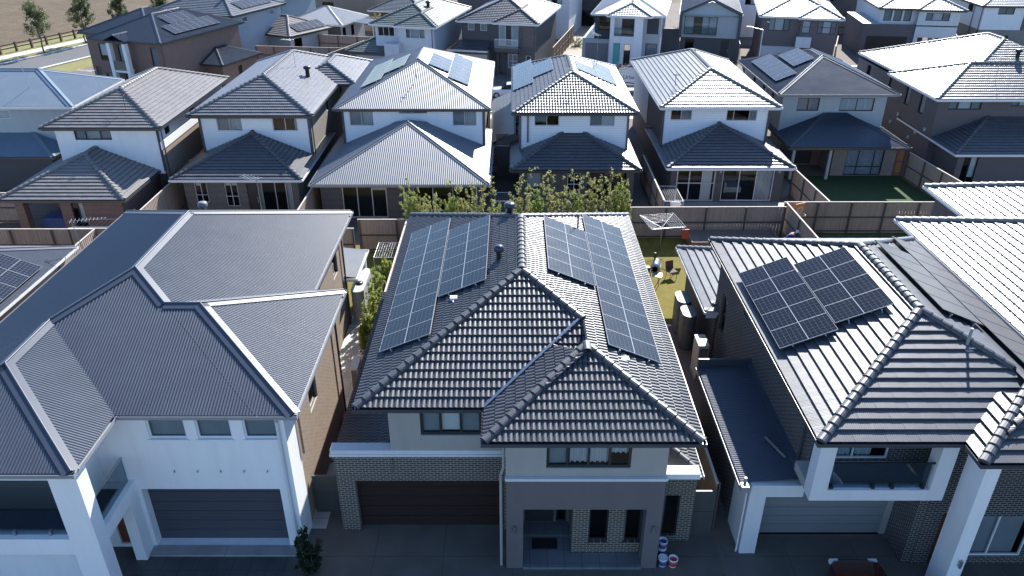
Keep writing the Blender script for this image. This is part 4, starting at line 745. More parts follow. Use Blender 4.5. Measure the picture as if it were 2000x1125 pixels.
H.panels((9.2,0),(0,1),5.9,[(3.0,.7,7,1),(4.5,2.5,4,1)],'pv_small','pv_frame_silver',1.02,1.68); H.pipe(8.9,.4,0,5.7)
# its garage wing
H=House('house','single storey dark steel roofed garage block with brown brick beside the columned house','garage',-36.2,85.6,19,G3)
hipbox(H,'metal','metal_dark',(0,5.6,0,7),2.8,cap='metal',capw=.09); H.shell(.4,5.2,.4,6.6,0,2.6,'brick_brown','brick_brown',R=[(3,3.7,1.2,2.1)])
# ---- blue grey house behind
H=House('house','blue grey boarded two storey house with grey tile roof carrying a solar array','house',-44,101,19,G3)
hipbox(H,'far','tile_grey',(0,12,-1.5,9.5),5.9); H.shell(.5,11.5,-1,9,0,5.7,'render_blue','board_blue',F=[(8.3,9.6,4.2,5.5,dict(mu=(.5,),cu=[(0,.5,'blind_white',0)])),(2,3,4.3,5.4),(5,6,4.3,5.4)],R=[(1,2,4.8,5.4,dict(col='frame_white',cu=[(0,1,'blind',0)])),(6.5,7.5,4.8,5.5,dict(col='frame_white',cu=[(0,1,'blind_white',0)]))])
H.panels((12,-1.5),(0,1),5.9,[(3.0,.8,6,1)],'pv_small','pv_frame_silver',1.02,1.68); roofvent(H,8.6,1.8,7.3,.2,.5,'black_plastic')
H=House('house','small pale tile roofed wing with a short solar array and grey walls','house wing',-35.8,104.5,30,G3)
hipbox(H,'far','tile_brown',(0,9.2,0,8),2.8); H.shell(.5,8.7,.5,7.5,0,2.6,'render_blue','render_grey',R=[(1.2,2.6,.1,2.3,dict(k='slider'))]); H.panels((9.2,0),(0,1),2.8,[(2.0,.5,5,1)],'pv_small','pv_frame_silver',1.02,1.68)
# ---- grey steel single storey
H=House('house','single storey house with plain silver grey steel hip roof behind a paling fence','house',-31.2,110.7,16,G3)
hipbox(H,'metal','metal_silver',(0,8.6,0,8.2),2.8,cap='metal',capw=.1,gut='gutter_white'); H.shell(.5,8.1,.5,7.7,0,2.6,'board_dark','render_grey',R=[(1,2,.8,2.2),(3.5,4.5,.8,2.2)]); r=Roof(H,'metal','metal_silver',z=2.5,pitch=4,cap='metal',gut='gutter_white'); rslope(r,(11.8,3),(0,1),[(0,3.2),(3.5,3.2)]); r.build()
for y in (3.1,6.4): H.box('patio_post','frame_white',11.6,11.7,y,y+.1,0,2.5)
# ---- green grey tile house
H=House('house','white two storey house with mottled green grey tiles and blank square front column','house',-16.1,90.8,13,G3)
r=Roof(H,'far','tile_green',gut='gutter_white'); r.block(0,8.0,0,13.8); r.block(3.1,8.02,-.7,6,hips='FLR',skip='B',noc='BL,BR',dz=.01); r.build()
r=Roof(H,'far','tile_green',z=2.9); r.block(-2.9,2.9,-.8,9); r.build()
H.shell(.45,7.5,.45,13.3,2.6,5.7,'render_pale','board_blue',F=[(.75,2.75,4.5,5.55,dict(col='frame_white',mu=(.33,.66)))]); H.wall((3.5,-.2),(7.5,-.2),2.6,5.7,'render_pale',[(4.3,6.6,4.5,5.55,dict(col='frame_white',mu=(.25,.7),cu=[(.25,.65,'curtain',0)]))]); H.wall((3.5,.45),(3.5,-.2),2.6,5.7,'render_pale'); H.wall((7.5,-.2),(7.5,.45),2.6,5.7,'render_pale')
H.shell(-2.4,7.5,-.2,13.3,0,2.65,'brick_taupe','brick_tan',F=[(-1.9,2.0,0,2.4,dict(k='garage_door',col='door_pale',dp=.12)),(5,6,.8,2.2)]); H.box('entry_column','render_pale',2.1,3.8,-1.3,-.22,0,4.0); H.box('opening_shade_panel','door_dark',2.5,3.2,-1.33,-1.31,1.0,2.2); H.pipe(7.45,-.3,0,5.7,'gutter_dark'); roofvent(H,5.2,5.5,7.2,.25,.55,'black_plastic')  # thin dark panel on the column stands in for a shaded opening
# ---- dark brick house with balcony
H=House('house','dark brick house with slate tiles, white railed balcony and cream garage door','house',-6.4,92.9,13.7,G3)
r=Roof(H,'far','tile_slate',gut='gutter_white'); r.block(0,9.7,0,13.2); r.block(4.4,9.72,-.4,6,hips='FLR',skip='B',noc='BL,BR',dz=.01); r.build(); r=Roof(H,'far','tile_slate',z=2.95,gut='gutter_white'); rslope(r,(-.6,-1.5),(1,0),[(0,0),(.9,1.9),(4.6,1.9)]); r.gutter(-.6,4.0,-1.5,1,2.95,'F'); r.build()
H.shell(.45,9.3,.45,12.8,0,5.7,'brick_black','render_charcoal',F=[(1.2,2.0,4.8,5.6,dict(col='frame_white',cu=[(0,1,'blind',0)])),(2.7,3.5,4.8,5.6,dict(col='frame_white',cu=[(0,1,'blind',0)]))],R=[(1.6,1.9,3.6,4.6,dict(col='frame_white'))]); H.wall((-.2,-1.0),(4.2,-1.0),0,2.7,'brick_black',[(.1,3.9,0,2.4,dict(k='garage_door',col='door_cream',dp=.12))]); H.wall((-.2,.45),(-.2,-1),0,2.7,'brick_black')
H.wall((4.7,.1),(9.3,.1),0,5.7,'brick_black',[(5.0,7.3,3.3,5.6,dict(k='slider',col='frame_white',mu=(.33,.66),cu=[(0,.35,'curtain',0),(.66,1,'curtain',0)])),(5.0,5.9,.1,2.4,dict(k='open',dp=.4)),(6.1,7.2,.8,2.4,dict(col='frame_white',mu=(.5,),tr=(.5,),cu=[(0,1,'blind',0)])),(8.2,8.8,.8,2.3,dict(col='frame_white'))]); H.wall((9.3,.1),(9.3,.45),0,5.7,'brick_black')
H.box('timber_cladding','brick_plum',7.9,9.1,.06,.099,3.3,5.5); H.box('balcony_slab','brick_black',4.7,7.5,-.9,.09,2.75,3.2)
mb=MB(); mb.box(4.75,7.45,-.88,-.84,4.15,4.2)
for i in range(24): mb.box(4.76+i*.116,4.785+i*.116,-.875,-.85,3.2,4.15)
H.part('balcony_railing',mb,'frame_white')
# ---- teal glazed new house
H=House('house','new pale house with teal protective film on its windows and smooth grey roof','house',9.6,97.7,13,G3)
r=Roof(H,'metal','metal_silver',cap='metal',capw=.09,gut='gutter_white'); r.block(0,8.8,.2,13.5); r.build(); r=Roof(H,'far','tile_pale',z=5.95,gut='gutter_white'); r.block(2.0,7.3,-1.1,5,hips='FLR',skip='B',noc='BL,BR'); r.build()
H.shell(.4,8.4,.6,13,2.9,5.75,'render_charcoal','render_pale',F=[(.9,2.6,3.9,5.5,dict(glass='glass_green',tr=(.33,.66)))]); H.wall((.4-1.4,.2),(2.4,.2),0,2.95,'render_grey',[(-.6,2.2,0,2.45,dict(k='garage_door',col='door_mid'))]); H.wall((-1,13),(-1,.2),0,2.95,'render_pale'); H.box('garage_roof','metal_grey',-1,.4,.2,9,2.95,3.0)
H.wall((2.4,-.6),(6.3,-.6),0,5.75,'render_white',[(2.9,5.3,3.5,5.6,dict(k='open',dp=.9)),(2.9,3.75,.1,2.7,dict(k='door',col='door_teal',dp=.3)),(4.2,5.0,.1,2.6,dict())]); H.wall((2.9,.29),(5.3,.29),3.2,5.75,'render_pale',[(3.7,5.2,3.4,5.4,dict(k='slider',mu=(.5,)))]); H.wall((6.3,-.6),(6.3,.6),0,5.75,'render_white'); H.wall((2.4,.6),(2.4,-.6),0,5.75,'render_white'); H.box('balustrade','balustrade_glass',2.92,5.28,-.5,-.48,3.5,4.5)
H.wall((6.3,.59),(8.41,.59),0,5.75,'render_grey',[(6.7,8.1,3.7,5.5,dict(tr=(.35,.7),cu=[(.6,1,'blind_white',.6)])),(6.7,8.1,.6,2.6,dict(cu=[(0,1,'blind',0)]))]); H.wall((8.41,.59),(8.41,13),0,2.95,'render_grey'); H.wall((.4,.6),(2.4,.6),0,2.95,'render_grey'); H.pipe(8.4,.4,0,5.7,'gutter_white')
# ---- gabled house
H=House('house','dark gabled house with pale rendered gable front and wide upper glazing','house',20.9,100.4,12,G3)
r=Roof(H,'metal','metal_navy',z=5.6,pitch=24,cap='metal',capw=.09,gut='gutter_white'); r.block(0,7.4,-.4,13,hips='',gut='LR'); r.build()
H.shell(.3,7.1,.4,12.5,0,5.5,'brick_black','board_dark',F=[(.9,2,.1,2.4),(5.3,6.3,.1,2.4,dict(k='door',col='door_dark'))]); H.wall((.3,.1),(7.1,.1),2.7,5.5,'render_grey',[(.6,4.6,3.1,5.2,dict(k='slider',mu=(.3,.5,.75),cu=[(.02,.28,'curtain',0),(.55,.98,'curtain',0)]))])
mb=MB(); mb.add([(.3,.1,5.5),(7.1,.1,5.5),(3.7,.1,7.0)],[(0,1,2)]); H.part('gable',mb,'render_grey'); H.box('wall_frame','metal_navy',-.05,.32,-.35,.12,2.7,5.55); H.box('wall_frame','metal_navy',7.08,7.45,-.35,.12,0,5.55)
mb=MB(); mb.obox((-.05,-.38,5.45),(3.75,0,1.67),(0,.1,0),(0,0,.35)); mb.obox((7.45,-.38,5.45),(-3.75,0,1.67),(0,.1,0),(0,0,.35)); H.part('barge_board',mb,'metal_navy'); H.box('planter_wall','brick_black',-3.2,.2,.3,.6,0,3.6); H.box('balustrade','balustrade_glass',.6,4.6,-.25,-.23,3.0,4.0)
# ---- brick house with white tiles
H=House('house','plum brick house with dazzling white tile roof and white panel above the entry','house',29.5,96.2,13,G3)
r=Roof(H,'far','tile_pale',gut='gutter_white'); r.block(0,9.4,0,13.5); r.block(4.4,9.42,-.5,6,hips='FLR',skip='B',noc='BL,BR',dz=.01); r.build()
H.shell(.4,9.0,.45,13,0,5.7,'brick_plum','brick_plum',F=[(1.2,3.6,4.2,5.6,dict(mu=(.28,.72),cu=[(0,.28,'curtain',0),(.3,.7,'blind_white',0),(.75,1,'blind',0)])),(.7,5.0,0,2.4,dict(k='garage_door',col='door_pale'))]); H.wall((4.8,0),(9.0,0),0,5.7,'brick_plum',[(5.0,5.9,4.1,5.5,dict(tr=(.5,),cu=[(0,1,'blind_white',0)])),(6.7,8.8,4.1,5.5,dict(mu=(.28,.72),tr=(.5,),cu=[(0,.28,'blind',0),(.3,.7,'blind_white',0),(.75,1,'blind',0)]))]); H.wall((9,0),(9,.45),0,5.7,'brick_plum'); H.box('entry_panel','render_pale',4.5,6.2,-.45,-.01,2.5,3.7)
# ---- white house with brown garage
H=House('house','white upper storey house with three slot windows above a dark plum garage','house',46.3,102.2,9,G3)
r=Roof(H,'far','tile_pale',gut='gutter_dark'); r.block(0,10,0,13.5); r.block(4.4,10.1,-.8,6,hips='FLR',skip='B',noc='BL,BR',dz=.01); r.build()
H.shell(.4,9.6,.45,13,2.6,5.7,'render_pale','render_pale',F=[(.8,1.75,4.3,5.65,dict(cu=[(0,1,'blind',0)])),(2.0,2.95,4.3,5.65,dict(cu=[(0,1,'blind',0)])),(3.2,4.1,4.3,5.65,dict(cu=[(0,1,'blind',0)]))]); H.wall((4.7,-.3),(9.6,-.3),0,5.7,'render_pale',[(5.6,8.4,4.55,5.5,dict(mu=(.28,.72),cu=[(0,.28,'blind',0),(.3,.7,'blind_white',0),(.75,1,'blind',0)])),(5.2,9.1,0,2.5,dict(k='open',dp=.5))]); H.wall((9.6,-.3),(9.6,.45),0,5.7,'render_pale'); H.box('dark_band','render_charcoal',4.65,9.65,-.36,-.301,3.85,3.98)
H.wall((4.7,1.6),(9.6,1.6),0,2.6,'brick_plum',[(6.4,8.6,.1,2.4,dict(k='slider',mu=(.33,.66),cu=[(.35,.6,'curtain',0)])),(5.3,6.1,.1,2.4,dict(k='door',col='door_timber'))]); H.wall((-1.6,-.1),(4.7,-.1),0,4.0,'brick_plum',[(-.9,4.0,0,2.5,dict(k='garage_door',col='door_brown'))]); H.wall((-1.6,9),(-1.6,-.1),0,4.0,'brick_plum'); H.box('garage_roof','metal_silver',-1.7,.45,-.15,9,3.95,4.03)
# ---- white house over brown fence base
H=House('house','white rendered house with grey brick base and dark downpipes in the far top corner','house',60.2,103.8,4,G3)
r=Roof(H,'far','tile_pale',gut='gutter_dark'); r.block(0,13,0,14); r.build(); H.shell(.5,12.5,.5,13.5,2.9,5.7,'render_white','render_white',F=[(2.3,4.3,4.8,5.65,dict(mu=(.5,),cu=[(0,1,'blind',0)]))],L=[(3.5,5,4.6,5.6)]); H.shell(.5,12.5,.5,13.5,0,2.9,'brick_grey','brick_grey',F=[(3,4.4,.8,2.2)]); H.box('wall_band','render_dark',5.6,6.1,.44,.499,2.9,5.7); H.pipe(.42,.8,0,5.7); H.pipe(.42,3.0,0,5.7)
# ---- houses further back, only partly seen
G4='houses at the top edge beyond the far street'
def backhouse(label,x,y,yaw,w,d,mr,mw,kind='far',z=5.9,capk='tile',sec=True,F=()):
    H=House('house',label,'house',x,y,yaw,G4); r=Roof(H,kind,mr,z=z,cap=capk,gut='gutter_white'); r.block(0,w,0,d)
    r.build(); H.shell(.45,w-.45,.45,d-.45,0,z-.2,mw,mw,F=F or [(1.2,2.6,z-1.5,z-.4,dict(mu=(.5,),cu=[(0,.5,'blind',0)])),(w-3,w-1.5,z-1.5,z-.4,dict(mu=(.5,),cu=[(.5,1,'blind_white',0)])),(2,4,.1,2.3,dict(k='slider',mu=(.5,)))]); return H
backhouse('house with silvery grey roof and blue shaded wall at the top edge',-42,113,16,11.5,10,'metal_silver','render_blue','metal',5.9,'metal')
backhouse('small dark striped roof house with bright right slope behind the silver steel roof',-21.5,121,14,9,9,'tile_grey','brick_brown',z=2.8)
backhouse('tall blue white house with black side wall beside the sandy driveway',2.0,114,14,6.5,12,'metal_silver','render_pale','metal',6.2,'metal')
backhouse('charcoal house at the head of the sandy driveway',8.5,124,14,10,10,'metal_dark','render_charcoal','metal',5.9,'metal')
backhouse('white walled house half hidden between the dark gable and the dazzling tile roof',27,116,12,9,10,'metal_silver','render_white','metal',5.9,'metal')
backhouse('dark house with bright roof edge behind the plum brick house',44,118,10,10,10,'tile_slate','brick_black')
backhouse('brown brick house with dark fences around it at the top edge',-9,126,14,11,10,'tile_brown','brick_plum')
backhouse('grey walled house at the top right beyond the white rendered house',58,124,6,12,11,'tile_grey','render_grey')
backhouse('tan brick house far back above the mottled green roof',-33,133,16,12,10,'tile_grey','brick_tan')
# ---------------------------------------------------------------- ground and paving
rect('ground',-320,320,-40,420,0,'soil')
rect('field',-320,-60,60,420,.006,'dry_grass'); sheet('field',[(-60,110),(-48,142),(320,170),(320,420),(-60,420)],.005,'dry_grass')
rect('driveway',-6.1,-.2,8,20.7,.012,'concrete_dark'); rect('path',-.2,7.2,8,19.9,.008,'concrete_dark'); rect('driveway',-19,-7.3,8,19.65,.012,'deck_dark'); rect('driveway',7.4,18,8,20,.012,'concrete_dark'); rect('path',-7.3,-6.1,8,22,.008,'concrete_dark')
rect('side_path',-8.55,-6.75,20.5,36,.01,'path_light'); rect('side_path',6.3,7.2,20,44,.008,'concrete_dark'); rect('gravel_strip',7.5,9.75,24.7,34.7,.012,'mulch'); rect('lawn',7.45,18.0,34.9,46.7,.016,'lawn'); rect('lawn',-18,-6.8,36.3,44.6,.016,'lawn')
rect('path_edge',7.5,9.0,34.62,34.82,.03,'path_light'); rect('lawn',18.4,30,40,47.3,.012,'lawn_dark'); rect('lawn',21.2,31,47.9,57.4,.012,'lawn_dark'); rect('patio_paving',-13,-2,45,48.9,.01,'concrete_dark'); rect('patio_paving',10.9,19.8,47,52,.01,'concrete'); rect('patio_paving',-23,-14,45,49.7,.01,'concrete_dark'); rect('patio_paving',-32.4,-24.6,43.8,50.5,.01,'concrete_dark'); rect('patio_paving',32.8,48,50,55,.01,'concrete_dark')
rect('road',-46,90,75.5,83.5,.01,'asphalt'); rect('footpath',-44,90,83.9,85.1,.02,'path_light'); rect('footpath',-44,90,73.2,74.5,.02,'path_light'); rect('verge',-44,90,74.5,75.5,.014,'verge')
mb=MB(); mb.box(-44,90,83.5,83.75,0,.13); mb.box(-44,90,75.3,75.5,0,.13); k=mb.build('kerb',[M['path_light']]); k['kind']='structure'
# slanted road by the field
dv=np.array([math.sin(rad(21)),math.cos(rad(21))]);nv=np.array([-dv[1],dv[0]]);k0=np.array([-63.2,96.0])
def strip(name,a,b,z,mat,l0=-32,l1=70): p=[k0+nv*a+dv*l0,k0+nv*b+dv*l0,k0+nv*b+dv*l1,k0+nv*a+dv*l1]; return sheet(name,[tuple(q) for q in p][::-1] if a<b else [tuple(q) for q in p],z,mat)
strip('verge',-11,9.5,.009,'verge'); strip('road',-6.2,0,.018,'asphalt'); strip('footpath',2.6,4.6,.022,'path_light')
mb=MB(); q=[k0+nv*0+dv*-32,dv*102,nv*.6]; mb.obox((*q[0],0),(*q[1],0),(*q[2],0),(0,0,.13)); q=k0+nv*-6.8+dv*-32; mb.obox((*q,0),(*(dv*102),0),(*(nv*.6),0),(0,0,.13)); k=mb.build('kerb',[M['path_light']]); k['kind']='structure'
sheet('sand_driveway',[(5.2,98.5),(9.3,99),(14.5,123),(9.6,124)],.02,'fill_sand'); sheet('bare_earth',[(18.6,97),(20.6,97),(24,115),(21.5,115)],.02,'fill_sand')
# ---------------------------------------------------------------- fences
fence((-6.45,22),(-6.45,43.7),'timber fence running beside the hedge of bamboo along the side path'); fence((7.2,20.5),(7.2,45.6),'sunlit timber fence between the centre tiled roof and the barbecue lawn')
fence((-26.6,42.4),(-9.5,42.4),'paling fence behind the navy steel roof and under the brown tile house'); fence((-9.5,43.75),(7.2,43.75),'paling fence behind the hedge shrubs at the back of the centre house'); fence((7.3,45.7),(17.5,45.8),'weathered timber fence between the barbecue yard and wide glazed doors')
fence((17.65,46.6),(28.6,46.6),'timber fence with the basketball hoop in front of the dark lawn'); fence((17.75,46.5),(17.95,36),'sloping looking fence beside the person in blue'); fence((20.35,53.0),(20.6,46.7),'fence between the glazed door house and the dark lawn'); fence((30.3,56.6),(31.2,48),'grey fence on the right side of the dark lawn')
fence((29.75,57.6),(30.6,57.6),'short orange stained fence panel beside the pale grey house',mat='paling_new',cap=False); fence((9.9,56.0),(9.9,46.9),'narrow fence between the hedge house and the glazed door house'); fence((-13.55,55.0),(-13.55,42.5),'fence between the charcoal tile house and corrugated steel house'); fence((-23.5,53.0),(-23.5,42.5),'fence between the brown tile house and charcoal tile house'); fence((-40,48.2),(-33,48.2),'paling fence in front of the dark boarded lower house at left'); fence((-25.0,42.3),(-25.0,38.5),'short sunlit fence beside the bush and tall antenna mast'); fence((-40,42.3),(-25.1,42.3),'fence at the far left edge behind the low panelled house')
fence((-31.5,97.5),(-13.0,95.2),'paling fence in front of the shaded yards behind the white tiled roofs',group='timber fences across the far street'); fence((-28,105.5),(-17.5,103),'brown paling fence below the silver steel roof',group='timber fences across the far street'); fence((-22,119),(-8,115),'paling fence above the green tile roof',group='timber fences across the far street'); fence((-18.7,101),(-22.5,90),'fence with bright capping running down between the two white tile roofs',group='timber fences across the far street')
fence((5.0,96.5),(8.6,112),'dark fence with bright top rail beside the sandy driveway',group='timber fences across the far street',mat='paling_brown'); fence((39.6,97),(42.5,104),'fence beside the plum brick house with white top rail',group='timber fences across the far street'); fence((40,118),(52,115.5),'fence behind the plum house and white portal house',group='timber fences across the far street'); fence((57.2,102),(59.5,108),'fence between portal house and far corner house',group='timber fences across the far street'); fence((28.3,98.5),(29.8,106),'fence between the gabled house and dazzling tile house',group='timber fences across the far street')
fence((38.7,83),(35.2,92),'brown fence with bright metal frame by the street',group='timber fences across the far street',mat='paling_brown')
t=thing('side_gate','dark steel side gate between the white wall and garage brickwork','gate',(-7.25,21.3,0)); mb=MB(); mb.box(0,1.1,0,.03,.1,1.75); mb.build('gate_panel',[M['fence_steel']],t); mb=MB(); mb.box(0,1.1,-.02,.05,1.75,1.8); mb.box(0,1.1,-.02,.05,.95,1.0); mb.box(0,1.1,-.02,.05,.06,.1); mb.build('gate_rail',[M['fence_steel']],t)
t=thing('rail_fence','brown post and rail fence along the dry field','fence',(0,0,0))
P=[k0+nv*5.6+dv*(i*2.35-30) for i in range(40)]
for i,p in enumerate(P):
    mb=MB(); mb.obox((p[0]-.13,p[1]-.13,0),(.26,0,0),(0,.26,0),(0,0,1.25)); mb.build('post',[M['rail_brown']],t)
mb=MB()
for z in (.5,.95): mb.obox((*P[0],z),(*(P[-1]-P[0]),0),(*(nv*.07),0),(0,0,.13))
mb.build('rail',[M['rail_brown']],t)
t=thing('stair_run','slatted timber steps between the corrugated steel house and the hedge house','steps',(-1.55,58,0)); mb=MB()
for i in range(16): mb.box(.0,1.2,i*.7,i*.7+.35,.1+i*.03,.2+i*.03)
mb.build('tread',[M['cap_wood']],t)
t=thing('side_gate','dark steel side gate between the right brick wing and the boundary fence','gate',(6.32,20.3,0)); mb=MB(); mb.box(0,.84,0,.03,.06,1.95); mb.build('gate_panel',[M['fence_steel']],t); mb=MB(); mb.box(0,.84,-.02,.05,1.95,2.0); mb.box(0,.84,-.02,.05,1.0,1.05); mb.build('gate_rail',[M['fence_steel']],t)
# retaining box in yard
t=thing('garden_bed','raised timber sleeper garden bed along the back fence','garden bed',(11.2,43.6,0)); mb=MB(); mb.box(0,5.6,0,.08,0,.7); mb.box(0,5.6,2.4,2.48,0,.7); mb.box(0,.08,.08,2.4,0,.7); mb.box(5.52,5.6,.08,2.4,0,.7); mb.build('sleeper',[M['paling_brown']],t); mb=MB(); mb.box(.08,5.52,.08,2.4,0,.6); mb.build('soil_fill',[M['soil']],t)
# ---------------------------------------------------------------- planting
hl='leafy green shrub in the hedge row behind the centre tiled roof'
hx=[(-6.55,3.6,.75),(-5.6,2.9,.6),(-4.9,3.0,.62),(-3.9,2.5,.5),(-3.1,2.9,.6),(-2.2,2.6,.6),(-1.1,2.2,.45),(0.0,2.6,.55),(.75,3.1,.6),(1.7,2.9,.65),(2.5,3.3,.6),(3.3,2.9,.7),(4.3,3.0,.6),(5.1,3.5,.65),(5.9,3.0,.6),(6.6,3.6,.75),(7.1,2.8,.6)]
for i,(x,h,rr) in enumerate(hx): shrub(x,44.6+.3*math.sin(i*2.1),h+.65,rr*1.05,hl,seed=i*3+1,n=3600,group='hedge shrubs along back fence',size=.075,leaf='leaf_hedge' if i%3 else 'leaf_bamboo')
sl='thin young tree with sparse leaves rising above the hedge row'
for i,(x,h) in enumerate([(-4.0,4.0),(-3.2,3.6),(-2.4,4.1),(-1.9,4.4),(-1.3,4.2),(.45,4.4),(1.15,4.9),(1.9,4.4),(2.6,4.7),(3.1,4.3),(3.7,4.9),(4.3,4.2),(4.9,4.7),(5.5,4.1),(6.2,4.5),(6.9,4.0)]): sapling(x,45.3+.3*math.cos(i*1.7),h,sl,'young trees in hedge row',i+50)
bl='feathery bamboo shrub growing beside the sunlit concrete side path'
for i,(x,y,h,rr) in enumerate([(-7.05,31.6,2.2,.5),(-7.0,32.8,2.8,.6),(-6.95,34.2,3.2,.55),(-6.9,35.6,2.9,.5),(-6.9,37.2,2.7,.45)]): shrub(x,y,h,rr,bl,leaf='leaf_bamboo',seed=i+90,n=3200,group='bamboo along side path',size=.08,name='bamboo')
for i,(x,y,h,lab) in enumerate([(7.0,40.6,2.3,'yellow green shrub by the fence nearest the barbecue lawn'),(7.0,44.0,2.6,'sparse shrub at the fence corner below the rotary clothesline'),(7.0,45.2,2.4,'bushy shrub next to the back fence corner')]): shrub(x,y,h,.4,lab,leaf='leaf_yellow',seed=i+120,n=700,size=.08)
shrub(-24.6,41.2,1.7,.65,'green bush beside the short sunlit fence at left',leaf='leaf_bamboo',seed=140,n=500); shrub(-6.85,18.6,1.6,.5,'dark shaded bush at the front corner of white house',leaf='leaf_dark',seed=141,n=2600); shrub(21.0,104,3.0,1.0,'grey twiggy bush between the teal film house and gabled house',leaf='leaf_gum',seed=142,n=400,size=.14); shrub(9.0,108,1.1,1.6,'low scrub on the sandy bank beside the far driveway',leaf='leaf_gum',seed=143,n=500,size=.12); shrub(-1.0,72.5,2.2,.7,'small bright street shrub seen between two roofs',leaf='leaf_yellow',seed=144,n=400); shrub(-19.4,117,3.0,1.2,'yellow green bush behind the green tile roof',leaf='leaf_yellow',seed=146,n=400,size=.15)
for i,(px,py,h,cr,lab) in enumerate([(1.1,7.9,7.0,1.9,'street tree leaning over the rail fence, leftmost'),(1.2,14.8,7.0,1.8,'street tree with split crown behind the dark hip roof'),(1.3,21.5,6.4,1.5,'smaller street tree above the dark steel roof'),(1.3,30,6.5,1.6,'street tree farthest along the field at the top edge')]):
    p=k0+nv*px+dv*py; tree(p[0],p[1],h,cr,lab,200+i)
# ---------------------------------------------------------------- yard things
def box_thing(name,label,cat,x0,x1,y0,y1,z0,z1,mat,extra=None):
    t=thing(name,label,cat,((x0+x1)/2,(y0+y1)/2,z0)); o=((x0+x1)/2,(y0+y1)/2,z0); mb=MB(); b=.03
    V=[(x0+b,y0,z0),(x1-b,y0,z0),(x1,y0+b,z0),(x1,y1-b,z0),(x1-b,y1,z0),(x0+b,y1,z0),(x0,y1-b,z0),(x0,y0+b,z0)]; V+= [(x,y,z1) for x,y,_ in V]
    mb.add(V,[(i,(i+1)%8,8+(i+1)%8,8+i) for i in range(8)]+[tuple(range(7,-1,-1)),tuple(range(8,16))]); mb.build('casing',[M[mat]],t,o); return t,o
def aircon(x,y,w,d,h,label,face='R'):
    t,o=box_thing('air_conditioner',label,'air conditioner',x,x+w,y,y+d,.12,h,'ac_beige'); mb=MB(); n=int((h-.3)/.06)
    for i in range(n): mb.box(x+.05,x+w-.05,y-.02,y-.003,.2+i*.06,.225+i*.06)
    mb.lathe((x+w+.0,y+d/2,h*.55),[(0.02,0)],6) if 0 else None
    mb.build('grille',[M['black_plastic']],t,o); mb=MB(); mb.box(x-.03,x+w+.03,y-.03,y+d+.03,.005,.12); mb.build('plinth',[M['concrete']],t,o); return t
aircon(-7.25,28.6,.35,1.0,1.5,'beige air conditioner unit against the tan brick side wall'); aircon(8.55,29.8,.5,1.0,1.9,'tall pale air conditioner cabinet beside the black brick wall')
def gas(x,y,label):
    t=thing('gas_bottle',label,'gas bottle',(x,y,0),0,'white gas bottles'); mb=MB(); mb.lathe((0,0,0),[(.15,0),(.19,.05),(.19,.95),(.12,1.1),(.05,1.13)],14); mb.build('cylinder',[M['white_plastic']],t); mb=MB(); mb.lathe((0,0,1.1),[(.12,0),(.12,.14),(.1,.14),(.1,.02)],10); mb.build('collar',[M['steel']],t)
gas(-7.05,30.4,'white gas bottle standing behind the beige air conditioner')
def slimtank(x0,x1,y0,y1,h,mat,label,rot=0):
    t=thing('water_tank',label,'water tank',((x0+x1)/2,(y0+y1)/2,0)); w=(x1-x0)/2;l=(y1-y0)/2-w; mb=MB(); P=[]
    for i in range(24):
        a=2*PI*i/24; P.append((w*math.cos(a),w*math.sin(a)+(l if math.sin(a)>=0 else -l)))
    n=len(P); Z=[0,h*.33,h*.33+.03,h*.66,h*.66+.03,h]; S=[1,1,.97,1,.97,1]; V=[(x*(1 if i%2==0 else 1),y,z) for i,z in enumerate(Z) for x,y in P]
    V=[(x*S[i],y*S[i],z) for i,z in enumerate(Z) for x,y in P]
    mb.add(V,[(k*n+i,k*n+(i+1)%n,(k+1)*n+(i+1)%n,(k+1)*n+i) for k in range(5) for i in range(n)]+[tuple(range(5*n,6*n))],0,False); mb.build('tank_body',[M[mat]],t)
    if mat=='tank_grey': return t
    mb=MB(); mb.lathe((0,-l*.4,h),[(.2,0),(.2,.06),(.05,.08)],12); mb.build('inlet_lid',[M['black_plastic']],t); return t
slimtank(-8.45,-7.75,35.2,38.0,1.75,'grey_plastic','pale grey slimline water tank beside the small patio roof'); slimtank(8.35,9.05,32.3,33.5,1.95,'tank_grey','dark slimline water tank nearest the gravel strip'); slimtank(8.35,9.1,33.7,35.0,1.95,'tank_grey','dark slimline water tank nearest the barbecue lawn')
t,o=box_thing('equipment_box','red plastic tub standing in the dark gap beside brick wall','tub',-7.2,-6.85,26.2,26.6,0,.6,'red_paint')
# barbecue
t=thing('barbecue','grey drum barbecue smoker on black legs standing on the sunlit lawn','barbecue',(8.25,39.6,0),15)
mb=MB()
for s in range(13):
    pass
V=[];n=16
for x in (-.62,-.6,.6,.62):
    rr=.3 if abs(x)<.61 else .22
    for i in range(n): a=2*PI*i/n; V.append((rr*math.cos(a)*.85,x*.75,1.05+rr*math.sin(a)))
mb.add(V,[(k*n+i,k*n+(i+1)%n,(k+1)*n+(i+1)%n,(k+1)*n+i) for k in range(3) for i in range(n)]+[tuple(range(n)),tuple(range(4*n-1,3*n-1,-1))],0,True); mb.build('barrel',[M['steel']],t)
mb=MB(); mb.box(-.1,.45,-1.0,-.5,.85,.9); mb.build('side_shelf',[M['alu']],t)
for x,y in ((-.2,-.4),(.2,-.4),(-.2,.4),(.2,.4)):
    mb=MB(); mb.tube((x,y,.85),(x*1.5,y*1.15,0),.02); mb.build('leg',[M['black_plastic']],t)
